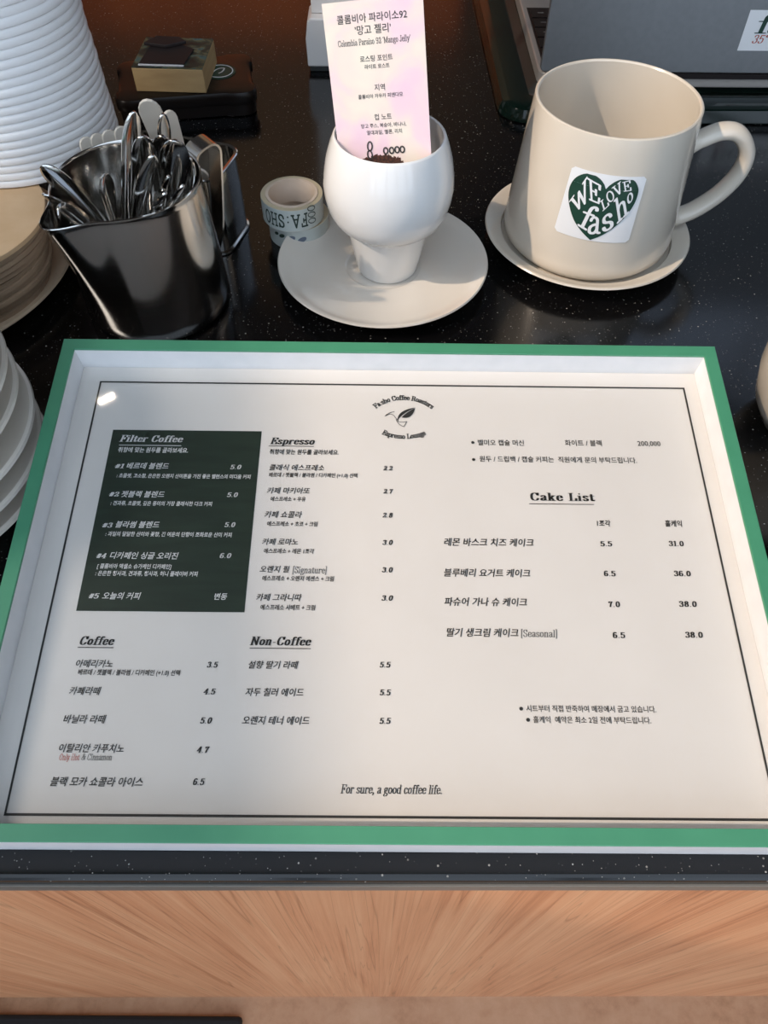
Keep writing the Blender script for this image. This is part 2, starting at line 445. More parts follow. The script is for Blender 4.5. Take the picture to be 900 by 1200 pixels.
# ------------------------------------------------------------------ lettering
# A small serif alphabet drawn with a broad nib: strokes as paths, thick where they run upright.
G = {
 'a': (.47, 'M .10 .37 Q .12 .465 .23 .465 Q .35 .465 .35 .33 L .35 .10 Q .36 .02 .44 .04 M .35 .28 Q .09 .25 .09 .12 Q .09 .015 .19 .015 Q .31 .02 .35 .13'),
 'b': (.50, 'M .11 .69 L .11 .02 M .03 .69 L .11 .69 M .11 .34 Q .15 .465 .26 .465 Q .43 .465 .43 .24 Q .43 .015 .26 .015 Q .15 .015 .11 .12'),
 'c': (.43, 'M .36 .37 Q .33 .465 .23 .465 Q .08 .465 .08 .24 Q .08 .015 .24 .015 Q .34 .015 .38 .12 D .345 .36 .05'),
 'd': (.52, 'M .39 .34 Q .35 .465 .24 .465 Q .07 .465 .07 .24 Q .07 .015 .24 .015 Q .35 .015 .39 .12 M .39 .69 L .39 .015 M .31 .69 L .39 .69 M .39 .015 L .48 .015'),
 'e': (.45, 'M .09 .26 L .39 .26 Q .39 .465 .24 .465 Q .08 .465 .08 .24 Q .08 .015 .25 .015 Q .36 .015 .40 .12'),
 'f': (.34, 'M .36 .62 Q .34 .69 .28 .69 Q .17 .69 .17 .54 L .17 .015 M .03 .455 L .32 .455 M .06 .015 L .29 .015 D .34 .63 .045'),
 'g': (.46, 'E .21 .33 .13 .135 M .12 .21 Q .05 .13 .15 .09 L .31 .06 Q .42 .03 .40 -.07 Q .37 -.19 .21 -.19 Q .05 -.19 .06 -.10 Q .07 -.02 .16 .03 M .33 .43 L .43 .455'),
 'h': (.53, 'M .12 .69 L .12 .015 M .04 .69 L .12 .69 M .04 .015 L .20 .015 M .12 .33 Q .17 .465 .28 .465 Q .40 .465 .40 .33 L .40 .015 M .32 .015 L .48 .015'),
 'i': (.27, 'M .13 .455 L .13 .015 M .04 .455 L .13 .455 M .04 .015 L .22 .015 D .13 .63 .065'),
 'j': (.25, 'M .14 .455 L .14 -.06 Q .14 -.19 .02 -.19 M .05 .455 L .14 .455 D .14 .63 .065'),
 'k': (.52, 'M .12 .69 L .12 .015 M .04 .69 L .12 .69 M .04 .015 L .20 .015 M .42 .455 L .14 .20 M .24 .29 L .40 .02 M .33 .455 L .49 .455 M .33 .015 L .50 .015'),
 'l': (.26, 'M .13 .69 L .13 .015 M .04 .69 L .13 .69 M .04 .015 L .22 .015'),
 'm': (.78, 'M .12 .455 L .12 .015 M .04 .455 L .12 .455 M .04 .015 L .20 .015 M .12 .33 Q .17 .465 .26 .465 Q .38 .465 .38 .33 L .38 .015 M .31 .015 L .46 .015 M .38 .33 Q .43 .465 .53 .465 Q .65 .465 .65 .33 L .65 .015 M .57 .015 L .73 .015'),
 'n': (.53, 'M .12 .455 L .12 .015 M .04 .455 L .12 .455 M .04 .015 L .20 .015 M .12 .33 Q .17 .465 .28 .465 Q .40 .465 .40 .33 L .40 .015 M .32 .015 L .48 .015'),
 'o': (.48, 'E .24 .24 .165 .225'),
 'p': (.51, 'M .12 .455 L .12 -.18 M .04 .455 L .12 .455 M .04 -.18 L .21 -.18 M .12 .34 Q .16 .465 .27 .465 Q .44 .465 .44 .24 Q .44 .015 .27 .015 Q .16 .015 .12 .12'),
 'r': (.41, 'M .12 .455 L .12 .015 M .04 .455 L .12 .455 M .04 .015 L .21 .015 M .12 .30 Q .16 .465 .30 .465 Q .36 .465 .36 .40 D .33 .40 .055'),
 's': (.40, 'M .33 .36 Q .31 .465 .20 .465 Q .08 .465 .08 .36 Q .08 .27 .20 .24 Q .34 .21 .34 .12 Q .34 .015 .20 .015 Q .09 .015 .07 .13'),
 't': (.34, 'M .15 .60 L .15 .10 Q .15 .015 .23 .015 Q .30 .02 .31 .10 M .04 .455 L .29 .455'),
 'u': (.53, 'M .12 .455 L .12 .14 Q .12 .015 .23 .015 Q .35 .02 .39 .14 M .39 .455 L .39 .015 M .03 .455 L .12 .455 M .30 .455 L .39 .455 M .39 .015 L .48 .015'),
 'y': (.50, 'M .10 .455 L .26 .03 M .42 .455 L .24 -.05 Q .18 -.19 .08 -.16 M .02 .455 L .19 .455 M .34 .455 L .49 .455 D .09 -.14 .04'),
 'A': (.66, 'M .32 .69 L .57 .015 M .32 .69 L .08 .015 M .17 .25 L .48 .25 M .02 .015 L .16 .015 M .47 .015 L .65 .015'),
 'C': (.64, 'M .55 .50 Q .51 .685 .34 .685 Q .10 .685 .10 .35 Q .10 .015 .35 .015 Q .53 .015 .56 .20 M .56 .685 L .56 .47'),
 'E': (.60, 'M .15 .685 L .15 .015 M .05 .685 L .53 .685 L .53 .53 M .05 .015 L .54 .015 L .55 .20 M .15 .36 L .38 .36 M .38 .45 L .38 .27'),
 'F': (.56, 'M .15 .685 L .15 .015 M .05 .685 L .53 .685 L .53 .53 M .05 .015 L .27 .015 M .15 .36 L .37 .36 M .37 .45 L .37 .27'),
 'H': (.72, 'M .15 .685 L .15 .015 M .56 .685 L .56 .015 M .15 .36 L .56 .36 M .05 .685 L .25 .685 M .05 .015 L .25 .015 M .46 .685 L .66 .685 M .46 .015 L .66 .015'),
 'J': (.44, 'M .28 .685 L .28 .16 Q .28 .015 .15 .015 Q .06 .015 .06 .12 M .18 .685 L .38 .685 D .08 .13 .05'),
 'L': (.56, 'M .15 .685 L .15 .015 M .05 .685 L .26 .685 M .05 .015 L .51 .015 L .52 .22'),
 'M': (.86, 'M .14 .685 L .14 .015 M .14 .685 L .42 .06 M .42 .06 L .70 .685 M .70 .685 L .70 .015 M .04 .685 L .14 .685 M .05 .015 L .23 .015 M .60 .015 L .80 .015 M .70 .685 L .80 .685'),
 'N': (.72, 'M .14 .685 L .14 .015 M .14 .685 L .57 .015 M .57 .685 L .57 .015 M .04 .685 L .16 .685 M .05 .015 L .23 .015 M .48 .685 L .66 .685'),
 'O': (.68, 'E .34 .35 .235 .335'),
 'P': (.58, 'M .15 .685 L .15 .015 M .05 .685 L .32 .685 Q .50 .685 .50 .51 Q .50 .33 .32 .33 L .15 .33 M .05 .015 L .27 .015'),
 'R': (.66, 'M .15 .685 L .15 .015 M .05 .685 L .32 .685 Q .49 .685 .49 .53 Q .49 .37 .32 .37 L .15 .37 M .32 .37 Q .45 .36 .48 .18 Q .49 .02 .60 .03 M .05 .015 L .26 .015'),
 'S': (.54, 'M .43 .52 Q .41 .685 .26 .685 Q .10 .685 .10 .54 Q .10 .42 .26 .36 Q .45 .30 .45 .17 Q .45 .015 .27 .015 Q .12 .015 .09 .20 M .44 .685 L .44 .50'),
 'V': (.64, 'M .10 .685 L .33 .02 M .33 .02 L .55 .685 M .01 .685 L .21 .685 M .46 .685 L .63 .685'),
 'W': (.92, 'M .10 .685 L .28 .02 M .28 .02 L .46 .60 M .46 .60 L .63 .02 M .63 .02 L .82 .685 M .01 .685 L .20 .685 M .73 .685 L .91 .685'),
 '0': (.56, 'E .28 .35 .18 .335'),
 '1': (.40, 'M .22 .685 L .22 .015 M .22 .685 L .08 .60 M .08 .015 L .36 .015'),
 '2': (.54, 'M .11 .52 Q .12 .685 .28 .685 Q .43 .685 .43 .52 Q .43 .38 .25 .24 Q .12 .13 .10 .03 L .45 .03 L .48 .18 D .13 .52 .055'),
 '3': (.54, 'M .11 .55 Q .13 .685 .27 .685 Q .42 .685 .42 .53 Q .42 .37 .26 .37 Q .45 .37 .45 .19 Q .45 .015 .26 .015 Q .11 .015 .09 .16 D .12 .54 .05 D .11 .16 .05'),
 '4': (.56, 'M .38 .685 L .38 .015 M .38 .685 L .06 .20 L .52 .20 M .28 .015 L .48 .015'),
 '5': (.54, 'M .44 .67 L .13 .67 L .12 .36 Q .17 .43 .28 .43 Q .45 .43 .45 .22 Q .45 .015 .25 .015 Q .11 .015 .10 .14 M .14 .64 L .42 .64 D .12 .14 .055'),
 '6': (.55, 'M .41 .58 Q .38 .685 .28 .685 Q .10 .685 .10 .32 Q .10 .015 .28 .015 Q .45 .015 .45 .21 Q .45 .40 .28 .40 Q .13 .40 .11 .25'),
 '7': (.52, 'M .10 .52 L .12 .67 L .46 .67 Q .27 .40 .24 .02 M .12 .64 L .44 .64'),
 '8': (.56, 'E .28 .52 .145 .165 E .28 .19 .175 .175'),
 '9': (.55, 'M .13 .12 Q .16 .015 .27 .015 Q .45 .015 .45 .38 Q .45 .685 .27 .685 Q .10 .685 .10 .49 Q .10 .30 .27 .30 Q .42 .30 .44 .45'),
 '.': (.24, 'D .12 .05 .06'), ',': (.24, 'D .12 .06 .055 M .15 .05 Q .15 -.06 .08 -.11'),
 ':': (.26, 'D .13 .06 .06 D .13 .39 .06'), '-': (.34, 'D .08 .23 .035 D .14 .23 .035 D .20 .23 .035 D .26 .23 .035'),
 '#': (.56, 'M .22 .62 L .16 .05 M .42 .62 L .36 .05 M .06 .43 L .52 .43 M .04 .23 L .50 .23'),
 '[': (.26, 'M .12 .75 L .12 -.12 M .12 .75 L .22 .75 M .12 -.12 L .22 -.12'),
 ']': (.26, 'M .14 .75 L .14 -.12 M .04 .75 L .14 .75 M .04 -.12 L .14 -.12'),
 '&': (.68, 'M .60 .42 Q .50 .015 .24 .015 Q .09 .015 .09 .18 Q .09 .32 .25 .39 Q .39 .46 .39 .58 Q .39 .685 .29 .685 Q .19 .685 .19 .56 Q .22 .40 .58 .02 M .50 .42 L .68 .42'),
 "'": (.18, 'M .09 .69 L .09 .52'), '°': (.32, 'E .16 .60 .08 .08'), ' ': (.28, ''),
}

def strokes(ch):
    """glyph -> list of polylines, dots as ('D', x, y, r)"""
    out, cur = [], None
    tk = G[ch][1].split()
    i = 0
    while i < len(tk):
        c = tk[i]
        if c == 'M':
            cur = [(float(tk[i + 1]), float(tk[i + 2]))]
            out.append(cur)
            i += 3
        elif c == 'L':
            x, y = float(tk[i + 1]), float(tk[i + 2])
            x0, y0 = cur[-1]
            k = max(1, int(hypot(x - x0, y - y0) / .22))
            cur += [(x0 + (x - x0) * j / k, y0 + (y - y0) * j / k) for j in range(1, k + 1)]
            i += 3
        elif c == 'Q':
            a, b_, x, y = map(float, tk[i + 1:i + 5])
            x0, y0 = cur[-1]
            for j in range(1, 6):
                t = j / 5
                cur.append(((1 - t) ** 2 * x0 + 2 * t * (1 - t) * a + t * t * x, (1 - t) ** 2 * y0 + 2 * t * (1 - t) * b_ + t * t * y))
            i += 5
        elif c == 'E':
            cx, cy, rx, ry = map(float, tk[i + 1:i + 5])
            out.append([(cx + rx * cos(2 * pi * j / 20), cy + ry * sin(2 * pi * j / 20)) for j in range(21)])
            i += 5
        elif c == 'D':
            out.append(('D', *map(float, tk[i + 1:i + 4])))
            i += 4
    return out

def hull(ps):
    ps = sorted(set((round(x, 5), round(y, 5)) for x, y in ps))
    if len(ps) < 3:
        return ps
    def half(it):
        h = []
        for p in it:
            while len(h) > 1 and (h[-1][0] - h[-2][0]) * (p[1] - h[-2][1]) - (h[-1][1] - h[-2][1]) * (p[0] - h[-2][0]) <= 0:
                h.pop()
            h.append(p)
        return h
    a, b_ = half(ps), half(ps[::-1])
    return a[:-1] + b_[:-1]

def glyph_polys(ch, wx, wy):
    nib = [(wx * cos(pi / 8 + k * pi / 4), wy * sin(pi / 8 + k * pi / 4)) for k in range(8)]
    out = []
    for st in strokes(ch):
        if st[0] == 'D':
            _, x, y, r_ = st
            out.append([(x + r_ * cos(k * pi / 5), y + r_ * sin(k * pi / 5)) for k in range(10)])
            continue
        for p, q in zip(st, st[1:]):
            out.append(hull([(p[0] + a, p[1] + b_) for a, b_ in nib] + [(q[0] + a, q[1] + b_) for a, b_ in nib]))
    return out

def nib_width(s, track=0.0):
    return sum(G[c][0] + track for c in s) - track

def nib_text(mb, s, x0, x1, yb, cap, to3, wx=.062, wy=.016, shear=0.0, mi=0, track=0.0):
    """lettering from x0 to x1 on baseline yb, capitals cap high; to3 maps (x, y) to a point"""
    kx = (x1 - x0) / (nib_width(s, track) + shear * 0.35)
    ky = cap / 0.70
    pen = 0.0
    for c in s:
        for poly in glyph_polys(c, wx, wy):
            mb.add([to3(x0 + (pen + px + shear * py) * kx, yb + py * ky) for px, py in poly], [tuple(range(len(poly)))], mi)
        pen += G[c][0] + track

def arc_text(mb, s, cx, cy, rad, amid, cap, to3, wx=.07, wy=.03, inside=False, kx=1.0, mi=0):
    """lettering along a circle; inside=True reads along the lower half"""
    ky = cap / 0.70
    total = nib_width(s) * ky * kx
    pen = -total / 2
    for c in s:
        w = G[c][0] * ky * kx
        for poly in glyph_polys(c, wx, wy):
            q = []
            for px, py in poly:
                u = pen + px * ky * kx
                v = py * ky
                if inside:
                    a = amid + u / rad
                    rr = rad - v
                else:
                    a = amid - u / rad
                    rr = rad + v
                q.append(to3(cx + rr * cos(a), cy + rr * sin(a)))
            mb.add(q, [tuple(range(len(q)))], mi)
        pen += w

_font_cache = {}
def font_mesh(s, shear=0.0, bold=0.0):
    """Hangul and plain lettering from the built-in font, as triangles one unit em wide"""
    key = (s, shear, bold)
    if key in _font_cache:
        return _font_cache[key]
    cu = bpy.data.curves.new('lettering', 'FONT')
    cu.body = s
    cu.size = 1.0
    cu.shear = shear
    cu.offset = bold
    cu.resolution_u = 2
    cu.fill_mode = 'FRONT'
    ob = bpy.data.objects.new('lettering', cu)
    COL.objects.link(ob)
    dg = bpy.context.evaluated_depsgraph_get()
    me = bpy.data.meshes.new_from_object(ob.evaluated_get(dg))
    vs = [(v.co.x, v.co.y) for v in me.vertices]
    fs = [tuple(p.vertices) for p in me.polygons]
    bpy.data.objects.remove(ob)
    bpy.data.curves.remove(cu)
    bpy.data.meshes.remove(me)
    _font_cache[key] = (vs, fs)
    return vs, fs

def font_text(mb, s, x0, x1, yc, to3, ky=1.0, shear=0.0, bold=0.0, mi=0):
    vs, fs = font_mesh(s, shear, bold)
    if not vs:
        return
    ax, bx = min(p[0] for p in vs), max(p[0] for p in vs)
    k = (x1 - x0) / (bx - ax)
    mb.add([to3(x0 + (x - ax) * k, yc + (y - 0.36) * k * ky) for x, y in vs], fs, mi)

def strip_fill(mb, spans, to3, nx=10, mi=0):
    """rows of (y, xa, xb) filled with quads"""
    rows = [[to3(xa + (xb - xa) * j / nx, y) for j in range(nx + 1)] for y, xa, xb in spans]
    vs = [p for r_ in rows for p in r_]
    fs = []
    for i in range(len(rows) - 1):
        for j in range(nx):
            a = i * (nx + 1) + j
            fs.append((a, a + 1, a + nx + 2, a + nx + 1))
    mb.add(vs, fs, mi)

# ------------------------------------------------------------------ the setting
structure(MB().box(-2.4, 2.4, -2.6, 1.9, -0.80, -0.75).build('floor', 'floor'))
structure(MB().box(-2.4, 2.4, -0.42, 1.9, 2.40, 2.45).build('ceiling', 'ceilwood'))
# back wall: warm wainscot below, dark plaster above, a window at the right
mb = MB()
mb.box(-2.4, 0.15, 1.70, 1.80, -0.75, 0.42)
structure(mb.build('wall_back_wainscot', 'wallwood'))
WX0, WX1, WZ0, WZ1 = 0.62, 1.70, 0.46, 1.60
mb = MB()
mb.box(0.15, 2.4, 1.72, 1.80, -0.75, 0.42)
mb.box(-2.4, WX0, 1.72, 1.80, 0.42, 2.40)
mb.box(WX1, 2.4, 1.72, 1.80, 0.42, 2.40)
mb.box(WX0, WX1, 1.72, 1.80, 0.42, WZ0)
mb.box(WX0, WX1, 1.72, 1.80, WZ1, 2.40)
structure(mb.build('wall_back', 'plaster'))
mb = MB()
for (a, b_, c, d) in ((WX0, WX0 + .04, WZ0, WZ1), (WX1 - .04, WX1, WZ0, WZ1), (WX0, WX1, WZ0, WZ0 + .04), (WX0, WX1, WZ1 - .04, WZ1), (1.14, 1.18, WZ0, WZ1)):
    mb.box(a, b_, 1.735, 1.785, c, d)
w1 = structure(mb.build('window_1', 'white'))
MB().box(WX0 + .03, WX1 - .03, 1.757, 1.762, WZ0 + .03, WZ1 - .03).build('tinted_pane', 'tint', w1)
# left wall with the window that lets the low sun in
LY0, LY1, LZ0, LZ1 = -0.66, 1.15, 1.345, 2.36
mb = MB()
mb.box(-1.50, -1.42, -1.9, LY0, -0.75, 2.40)
mb.box(-1.50, -1.42, LY1, 1.72, -0.75, 2.40)
mb.box(-1.50, -1.42, LY0, LY1, -0.75, LZ0)
mb.box(-1.50, -1.42, LY0, LY1, LZ1, 2.40)
structure(mb.build('wall_left', 'plaster'))
mb = MB()
mb.box(-1.50, -1.41, LY0, LY0 + .02, LZ0, LZ1)
mb.box(-1.50, -1.41, LY1 - .02, LY1, LZ0, LZ1)
mb.box(-1.50, -1.41, LY0, LY1, LZ1 - .02, LZ1)
structure(mb.build('window_2', 'white'))
# shop front behind the viewer: tall panes between dark posts
mb = MB()
posts = (-2.4, -1.75, -1.0, -0.90, -0.22, -0.12, 0.52, 0.62, 1.30, 1.40, 2.1, 2.4)
for a, c in zip(posts[::2], posts[1::2]):
    mb.box(a, c, -2.0, -1.92, -0.75, 2.40)
mb.box(-1.75, 2.1, -2.0, -1.92, -0.75, -0.70)
mb.box(-1.75, 2.1, -2.0, -1.92, 2.20, 2.40)
structure(mb.build('wall_front', 'plaster'))
structure(MB().box(2.0, 2.08, -1.9, 1.72, -0.75, 2.40).build('wall_right', 'plaster'))

# the counter: stone top with a rounded front lip over a cherry-coloured panel
CT = Matrix.Translation((0, -0.0185, 0)) @ Matrix.Rotation(radians(0.5), 4, 'Z')
counter = thing('service_counter', 'long service counter with speckled black stone top and wood front panel', 'counter', (0, -0.0185, -0.75), radians(0.5))
o = MB().box(-1.3, 1.3, 0, 1.12, 0.7355, 0.75).build('stone_top', 'stone', counter, bevel=.0022, seg=3)
MB().box(-1.3, 1.3, -.0008, .0010, .7358, .7440).build('edge_reflection', 'edge', counter, bevel=.0003)  # grey sliver standing in for the reflection in the polished stone edge
o = MB().box(-1.28, 1.28, 0.0012, 1.10, 0.135, 0.7354).build('front_panel', 'panel', counter)
o = MB().box(-1.28, 1.28, 0.010, 1.10, 0.0, 0.1345).build('plinth', 'panel', counter)
tag(MB().box(-0.62, -0.155, -0.30, -0.030, -0.749, -0.735).build('floor_mat', 'mat_dark', bevel=.004),
    'black mat lying on the floor at the foot of the counter', 'mat')

# ------------------------------------------------------------------ framed menu
menu = thing('framed_menu', 'framed coffee menu under clear acrylic, green face and deep white sides', 'menu', (0, 0, 0.0134))
menu.rotation_euler = (radians(8.3), 0, radians(0.15))
FX0, FX1, FY0, FY1, FT, FB, FW = -0.1535, 0.1508, -0.0099, 0.2056, 0.0134, -0.0120, 0.0057

def rectring(mb, prof, mi=0):
    """prof: (inset, z) loop swept round the frame's rectangle with mitred corners"""
    k = len(prof)
    vs = []
    for (sx, sy) in ((0, 0), (1, 0), (1, 1), (0, 1)):
        for d, z in prof:
            y = FY1 - d if sy else FY0 + d
            if z is None:       # the sides run down to the counter, so they deepen towards the far edge
                z = (.0004 - .0134 - sin(radians(8.3)) * y) / cos(radians(8.3))
            vs.append((FX1 - d if sx else FX0 + d, y, z))
    fs = []
    for c in range(4):
        c2 = (c + 1) % 4
        for i in range(k):
            j = (i + 1) % k
            fs.append((c * k + i, c2 * k + i, c2 * k + j, c * k + j))
    return mb.add(vs, fs, mi)

rectring(MB(), [(-.0008, None), (0, FT - .0012), (FW, FT - .0012), (FW, -.0010), (FW, None)]).build('moulding', 'white', menu)
rectring(MB(), [(-.0001, FT - .00115), (-.0001, FT - .0002), (.0002, FT), (FW - .0001, FT), (FW, FT - .0002), (FW, FT - .00115)]).build('front_trim', 'green', menu)
IX0, IX1, IY0, IY1 = FX0 + FW + .0001, FX1 - FW - .0001, FY0 + FW + .0001, FY1 - FW - .0001
MB().box(IX0, IX1, IY0, IY1, -.006, -.0014).build('backing_board', 'kraft2', menu)
sheet = MB().box(IX0, IX1, IY0, IY1, -.0013, 0).build('menu_sheet', 'paper', menu)
MB().box(IX0, IX1, IY0, IY1, .0009, .0021).build('acrylic_pane', 'acrylic', menu)
def on_sheet(x, y):
    return (x / 1000, y / 1000, .00025)
def on_panel(x, y):
    return (x / 1000, y / 1000, .00040)
mb = MB()
mb.add([(-.1276, .0767, .00015), (-.0598, .0767, .00015), (-.0598, .1641, .00015), (-.1276, .1641, .00015)], [(0, 1, 2, 3)])
tag_o = mb.build('filter_coffee_panel', 'greenink', sheet)
mb = MB()
for (x0, x1, y0, y1) in ((-138.4, 138.8, 190.6, 191.4), (-138.4, 138.8, -.5, .4), (-138.4, -137.6, -.5, 191.4), (138.0, 138.8, -.5, 191.4)):
    mb.add([on_sheet(x0, y0), on_sheet(x1, y0), on_sheet(x1, y1), on_sheet(x0, y1)], [(0, 1, 2, 3)])
mb.build('border_line', 'ink', sheet)

TABLE = [
('Filter Coffee','dh',-123.6,-95.1,159.3,3.68,'w'),
('취향에 맞는 원두를 골라보세요.','s8',-123.4,-92.0,153.2,0.45,'w'),
('#1','d',-123.5,-119.3,144.7,2.47,'w'),
('베르데 블렌드','m',-118.2,-99.6,144.9,0.44,'w'),
('5.0','d',-72.3,-67.3,144.8,2.48,'w'),
(': 초콜렛, 고소함, 은은한 오렌지 산미톤을 가진 좋은 밸런스의 미디움 커피','s8',-121.8,-62.7,139.8,0.44,'w'),
('#2','d',-123.6,-119.2,130.4,2.38,'w'),
('젯블랙 블렌드','m',-118.1,-99.5,130.5,0.42,'w'),
('5.0','d',-72.3,-67.5,130.7,2.38,'w'),
(': 견과류, 초콜렛, 깊은 풍미의 가장 클래식한 다크 커피','s8',-122.1,-78.2,126.0,0.42,'w'),
('#3','d',-123.9,-119.5,115.3,2.28,'w'),
('블라썸 블렌드','m',-118.1,-99.6,115.7,0.41,'w'),
('5.0','d',-71.9,-67.2,116.1,2.29,'w'),
(': 과일의 달달한 산미와 꽃향, 긴 여운의 단향이 조화로운 산미 커피','s8',-121.7,-68.2,111.2,0.40,'w'),
('#4','d',-123.8,-119.6,101.0,2.19,'w'),
('디카페인 싱글 오리진','m',-118.1,-89.6,101.2,0.39,'w'),
('6.0','d',-72.5,-67.5,101.6,2.19,'w'),
('[ 콜롬비아 액셀소 슈가케인 디카페인]','s8',-122.6,-91.8,96.3,0.39,'w'),
(': 은은한 청사과, 견과류, 청사과, 허니 플레이버 커피','s8',-122.7,-80.5,93.1,0.38,'w'),
('#5','d',-123.7,-119.5,83.1,2.07,'w'),
('오늘의 커피','m',-118.1,-102.5,83.2,0.37,'w'),
('변동','m',-72.6,-67.4,83.3,0.37,'w'),
('Espresso','dh',-55.5,-35.3,158.9,3.68,'k'),
('취향에 맞는 원두를 골라보세요.','s8',-55.4,-24.3,153.1,0.45,'k'),
('클래식 에스프레소','m',-54.8,-30.5,144.9,0.44,'k'),
('2.2','d',-4.2,0.0,145.1,2.48,'k'),
('베르데 / 젯블랙 / 블라썸 / 디카페인 (+1.0) 선택','s8',-54.8,-15.5,141.1,0.44,'k'),
('카페 마키아또','m',-55.0,-36.3,133.1,0.43,'k'),
('2.7','d',-4.1,0.0,133.3,2.40,'k'),
('에스프레소 + 우유','s8',-53.2,-37.9,128.9,0.42,'k'),
('카페 쇼콜라','m',-55.2,-39.0,121.3,0.41,'k'),
('2.8','d',-4.4,0.1,121.5,2.32,'k'),
('에스프레소 + 초코 + 크림','s8',-53.7,-32.1,116.8,0.41,'k'),
('카페 로마노','m',-55.2,-40.0,108.3,0.40,'k'),
('3.0','d',-4.4,0.1,108.5,2.24,'k'),
('에스프레소 + 레몬 1조각','s8',-54.1,-33.0,104.0,0.39,'k'),
('오렌지 필','m',-55.2,-42.8,95.7,0.38,'k'),
('[Signature]','c',-41.7,-27.2,95.5,3.08,'k'),
('3.0','d',-4.5,0.1,95.9,2.16,'k'),
('에스프레소 + 오렌지 에센스 + 크림','s8',-53.8,-24.2,91.6,0.38,'k'),
('카페 그라니따','m',-55.6,-37.1,83.2,0.37,'k'),
('3.0','d',-4.6,0.2,83.4,2.08,'k'),
('에스프레소 샤베트 + 크림','s8',-53.5,-31.3,78.9,0.37,'k'),
('•','b',35.3,37.7,159.2,2.30,'k'),
('벨미오 캡슐 머신','s9',38.8,59.8,159.2,0.46,'k'),
('화이트 / 블랙','s9',78.5,95.3,159.5,0.46,'k'),
('200,000','s9',111.7,122.2,159.7,0.46,'k'),
('•','b',35.3,37.6,150.1,2.25,'k'),
('원두 / 드립백 / 캡슐 커피는  직원에게 문의 부탁드립니다.','s9',39.1,110.0,150.5,0.45,'k'),
('Cake List','du',60.3,88.4,131.4,4.06,'k'),
('1조각','s8',88.0,93.9,118.6,0.41,'k'),
('홀케익','s8',117.5,124.9,118.8,0.41,'k'),
('레몬 바스크 치즈 케이크','m',21.8,59.9,109.0,0.40,'k'),
('5.5','n',88.2,93.3,108.9,2.53,'k'),
('31.0','n',117.4,123.9,109.3,2.53,'k'),
('블루베리 요거트 케이크','m',21.4,57.3,94.9,0.38,'k'),
('6.5','n',87.9,92.9,95.2,2.43,'k'),
('36.0','n',117.2,124.4,95.5,2.43,'k'),
('파슈어 가나 슈 케이크','m',21.1,54.9,82.1,0.37,'k'),
('7.0','n',88.0,92.9,81.6,2.33,'k'),
('38.0','n',117.0,124.4,82.0,2.34,'k'),
('딸기 생크림 케이크','m',21.7,50.4,69.0,0.36,'k'),
('[Seasonal]','c',51.1,66.1,68.9,2.85,'k'),
('6.5','n',88.0,93.1,68.5,2.24,'k'),
('38.0','n',117.2,124.4,68.9,2.25,'k'),
('•','b',48.2,50.1,38.9,1.62,'k'),
('시트부터 직접 반죽하여 매장에서 굽고 있습니다.','s9',51.1,100.8,39.0,0.32,'k'),
('•','b',50.5,52.4,34.7,1.60,'k'),
('홀케익  예약은 최소 2일 전에 부탁드립니다.','s9',53.4,98.2,34.8,0.32,'k'),
('Coffee','dh',-123.9,-110.1,64.3,2.80,'k'),
('아메리카노','m',-123.4,-109.1,55.0,0.34,'k'),
('3.5','d',-72.5,-68.2,55.0,1.91,'k'),
('베르데 / 젯블랙 / 블라썸 / 디카페인 (+1.0) 선택','s8',-122.0,-82.4,51.6,0.34,'k'),
('카페라떼','m',-123.9,-111.8,44.3,0.33,'k'),
('4.5','d',-72.6,-68.0,44.5,1.84,'k'),
('바닐라 라떼','m',-124.0,-108.0,33.6,0.32,'k'),
('5.0','d',-72.6,-68.1,33.5,1.78,'k'),
('이탈리안 카푸치노','m',-123.5,-99.5,23.0,0.31,'k'),
('4.7','d',-72.6,-68.1,22.8,1.72,'k'),
('Only Hot','c',-122.8,-115.3,19.8,2.43,'r'),
('& Cinnamon','c',-114.6,-103.3,19.9,2.43,'k'),
('블랙 모카 쇼콜라 아이스','m',-124.1,-90.7,11.2,0.30,'k'),
('6.5','d',-72.7,-68.4,11.5,1.66,'k'),
('Non-Coffee','dh',-56.4,-32.3,64.8,2.81,'k'),
('설향 딸기 라떼','m',-56.2,-36.8,55.1,0.34,'k'),
('5.5','d',-5.1,-0.8,55.6,1.91,'k'),
('자두 칠러 에이드','m',-56.5,-34.2,44.4,0.33,'k'),
('5.5','d',-5.0,-0.7,44.7,1.85,'k'),
('오렌지 테너 에이드','m',-56.8,-31.4,33.7,0.32,'k'),
('5.5','d',-5.0,-0.7,33.9,1.78,'k'),
('For sure, a good coffee life.','ci',-18.9,18.3,9.4,2.94,'k'),
]
UNDER = [(-123.4, -95.4, 155.7, 'w'), (-56.0, -35.6, 156.2, 'k'), (59.6, 88.0, 127.8, 'k'), (-124.0, -109.9, 61.5, 'k'), (-56.4, -32.2, 61.8, 'k')]
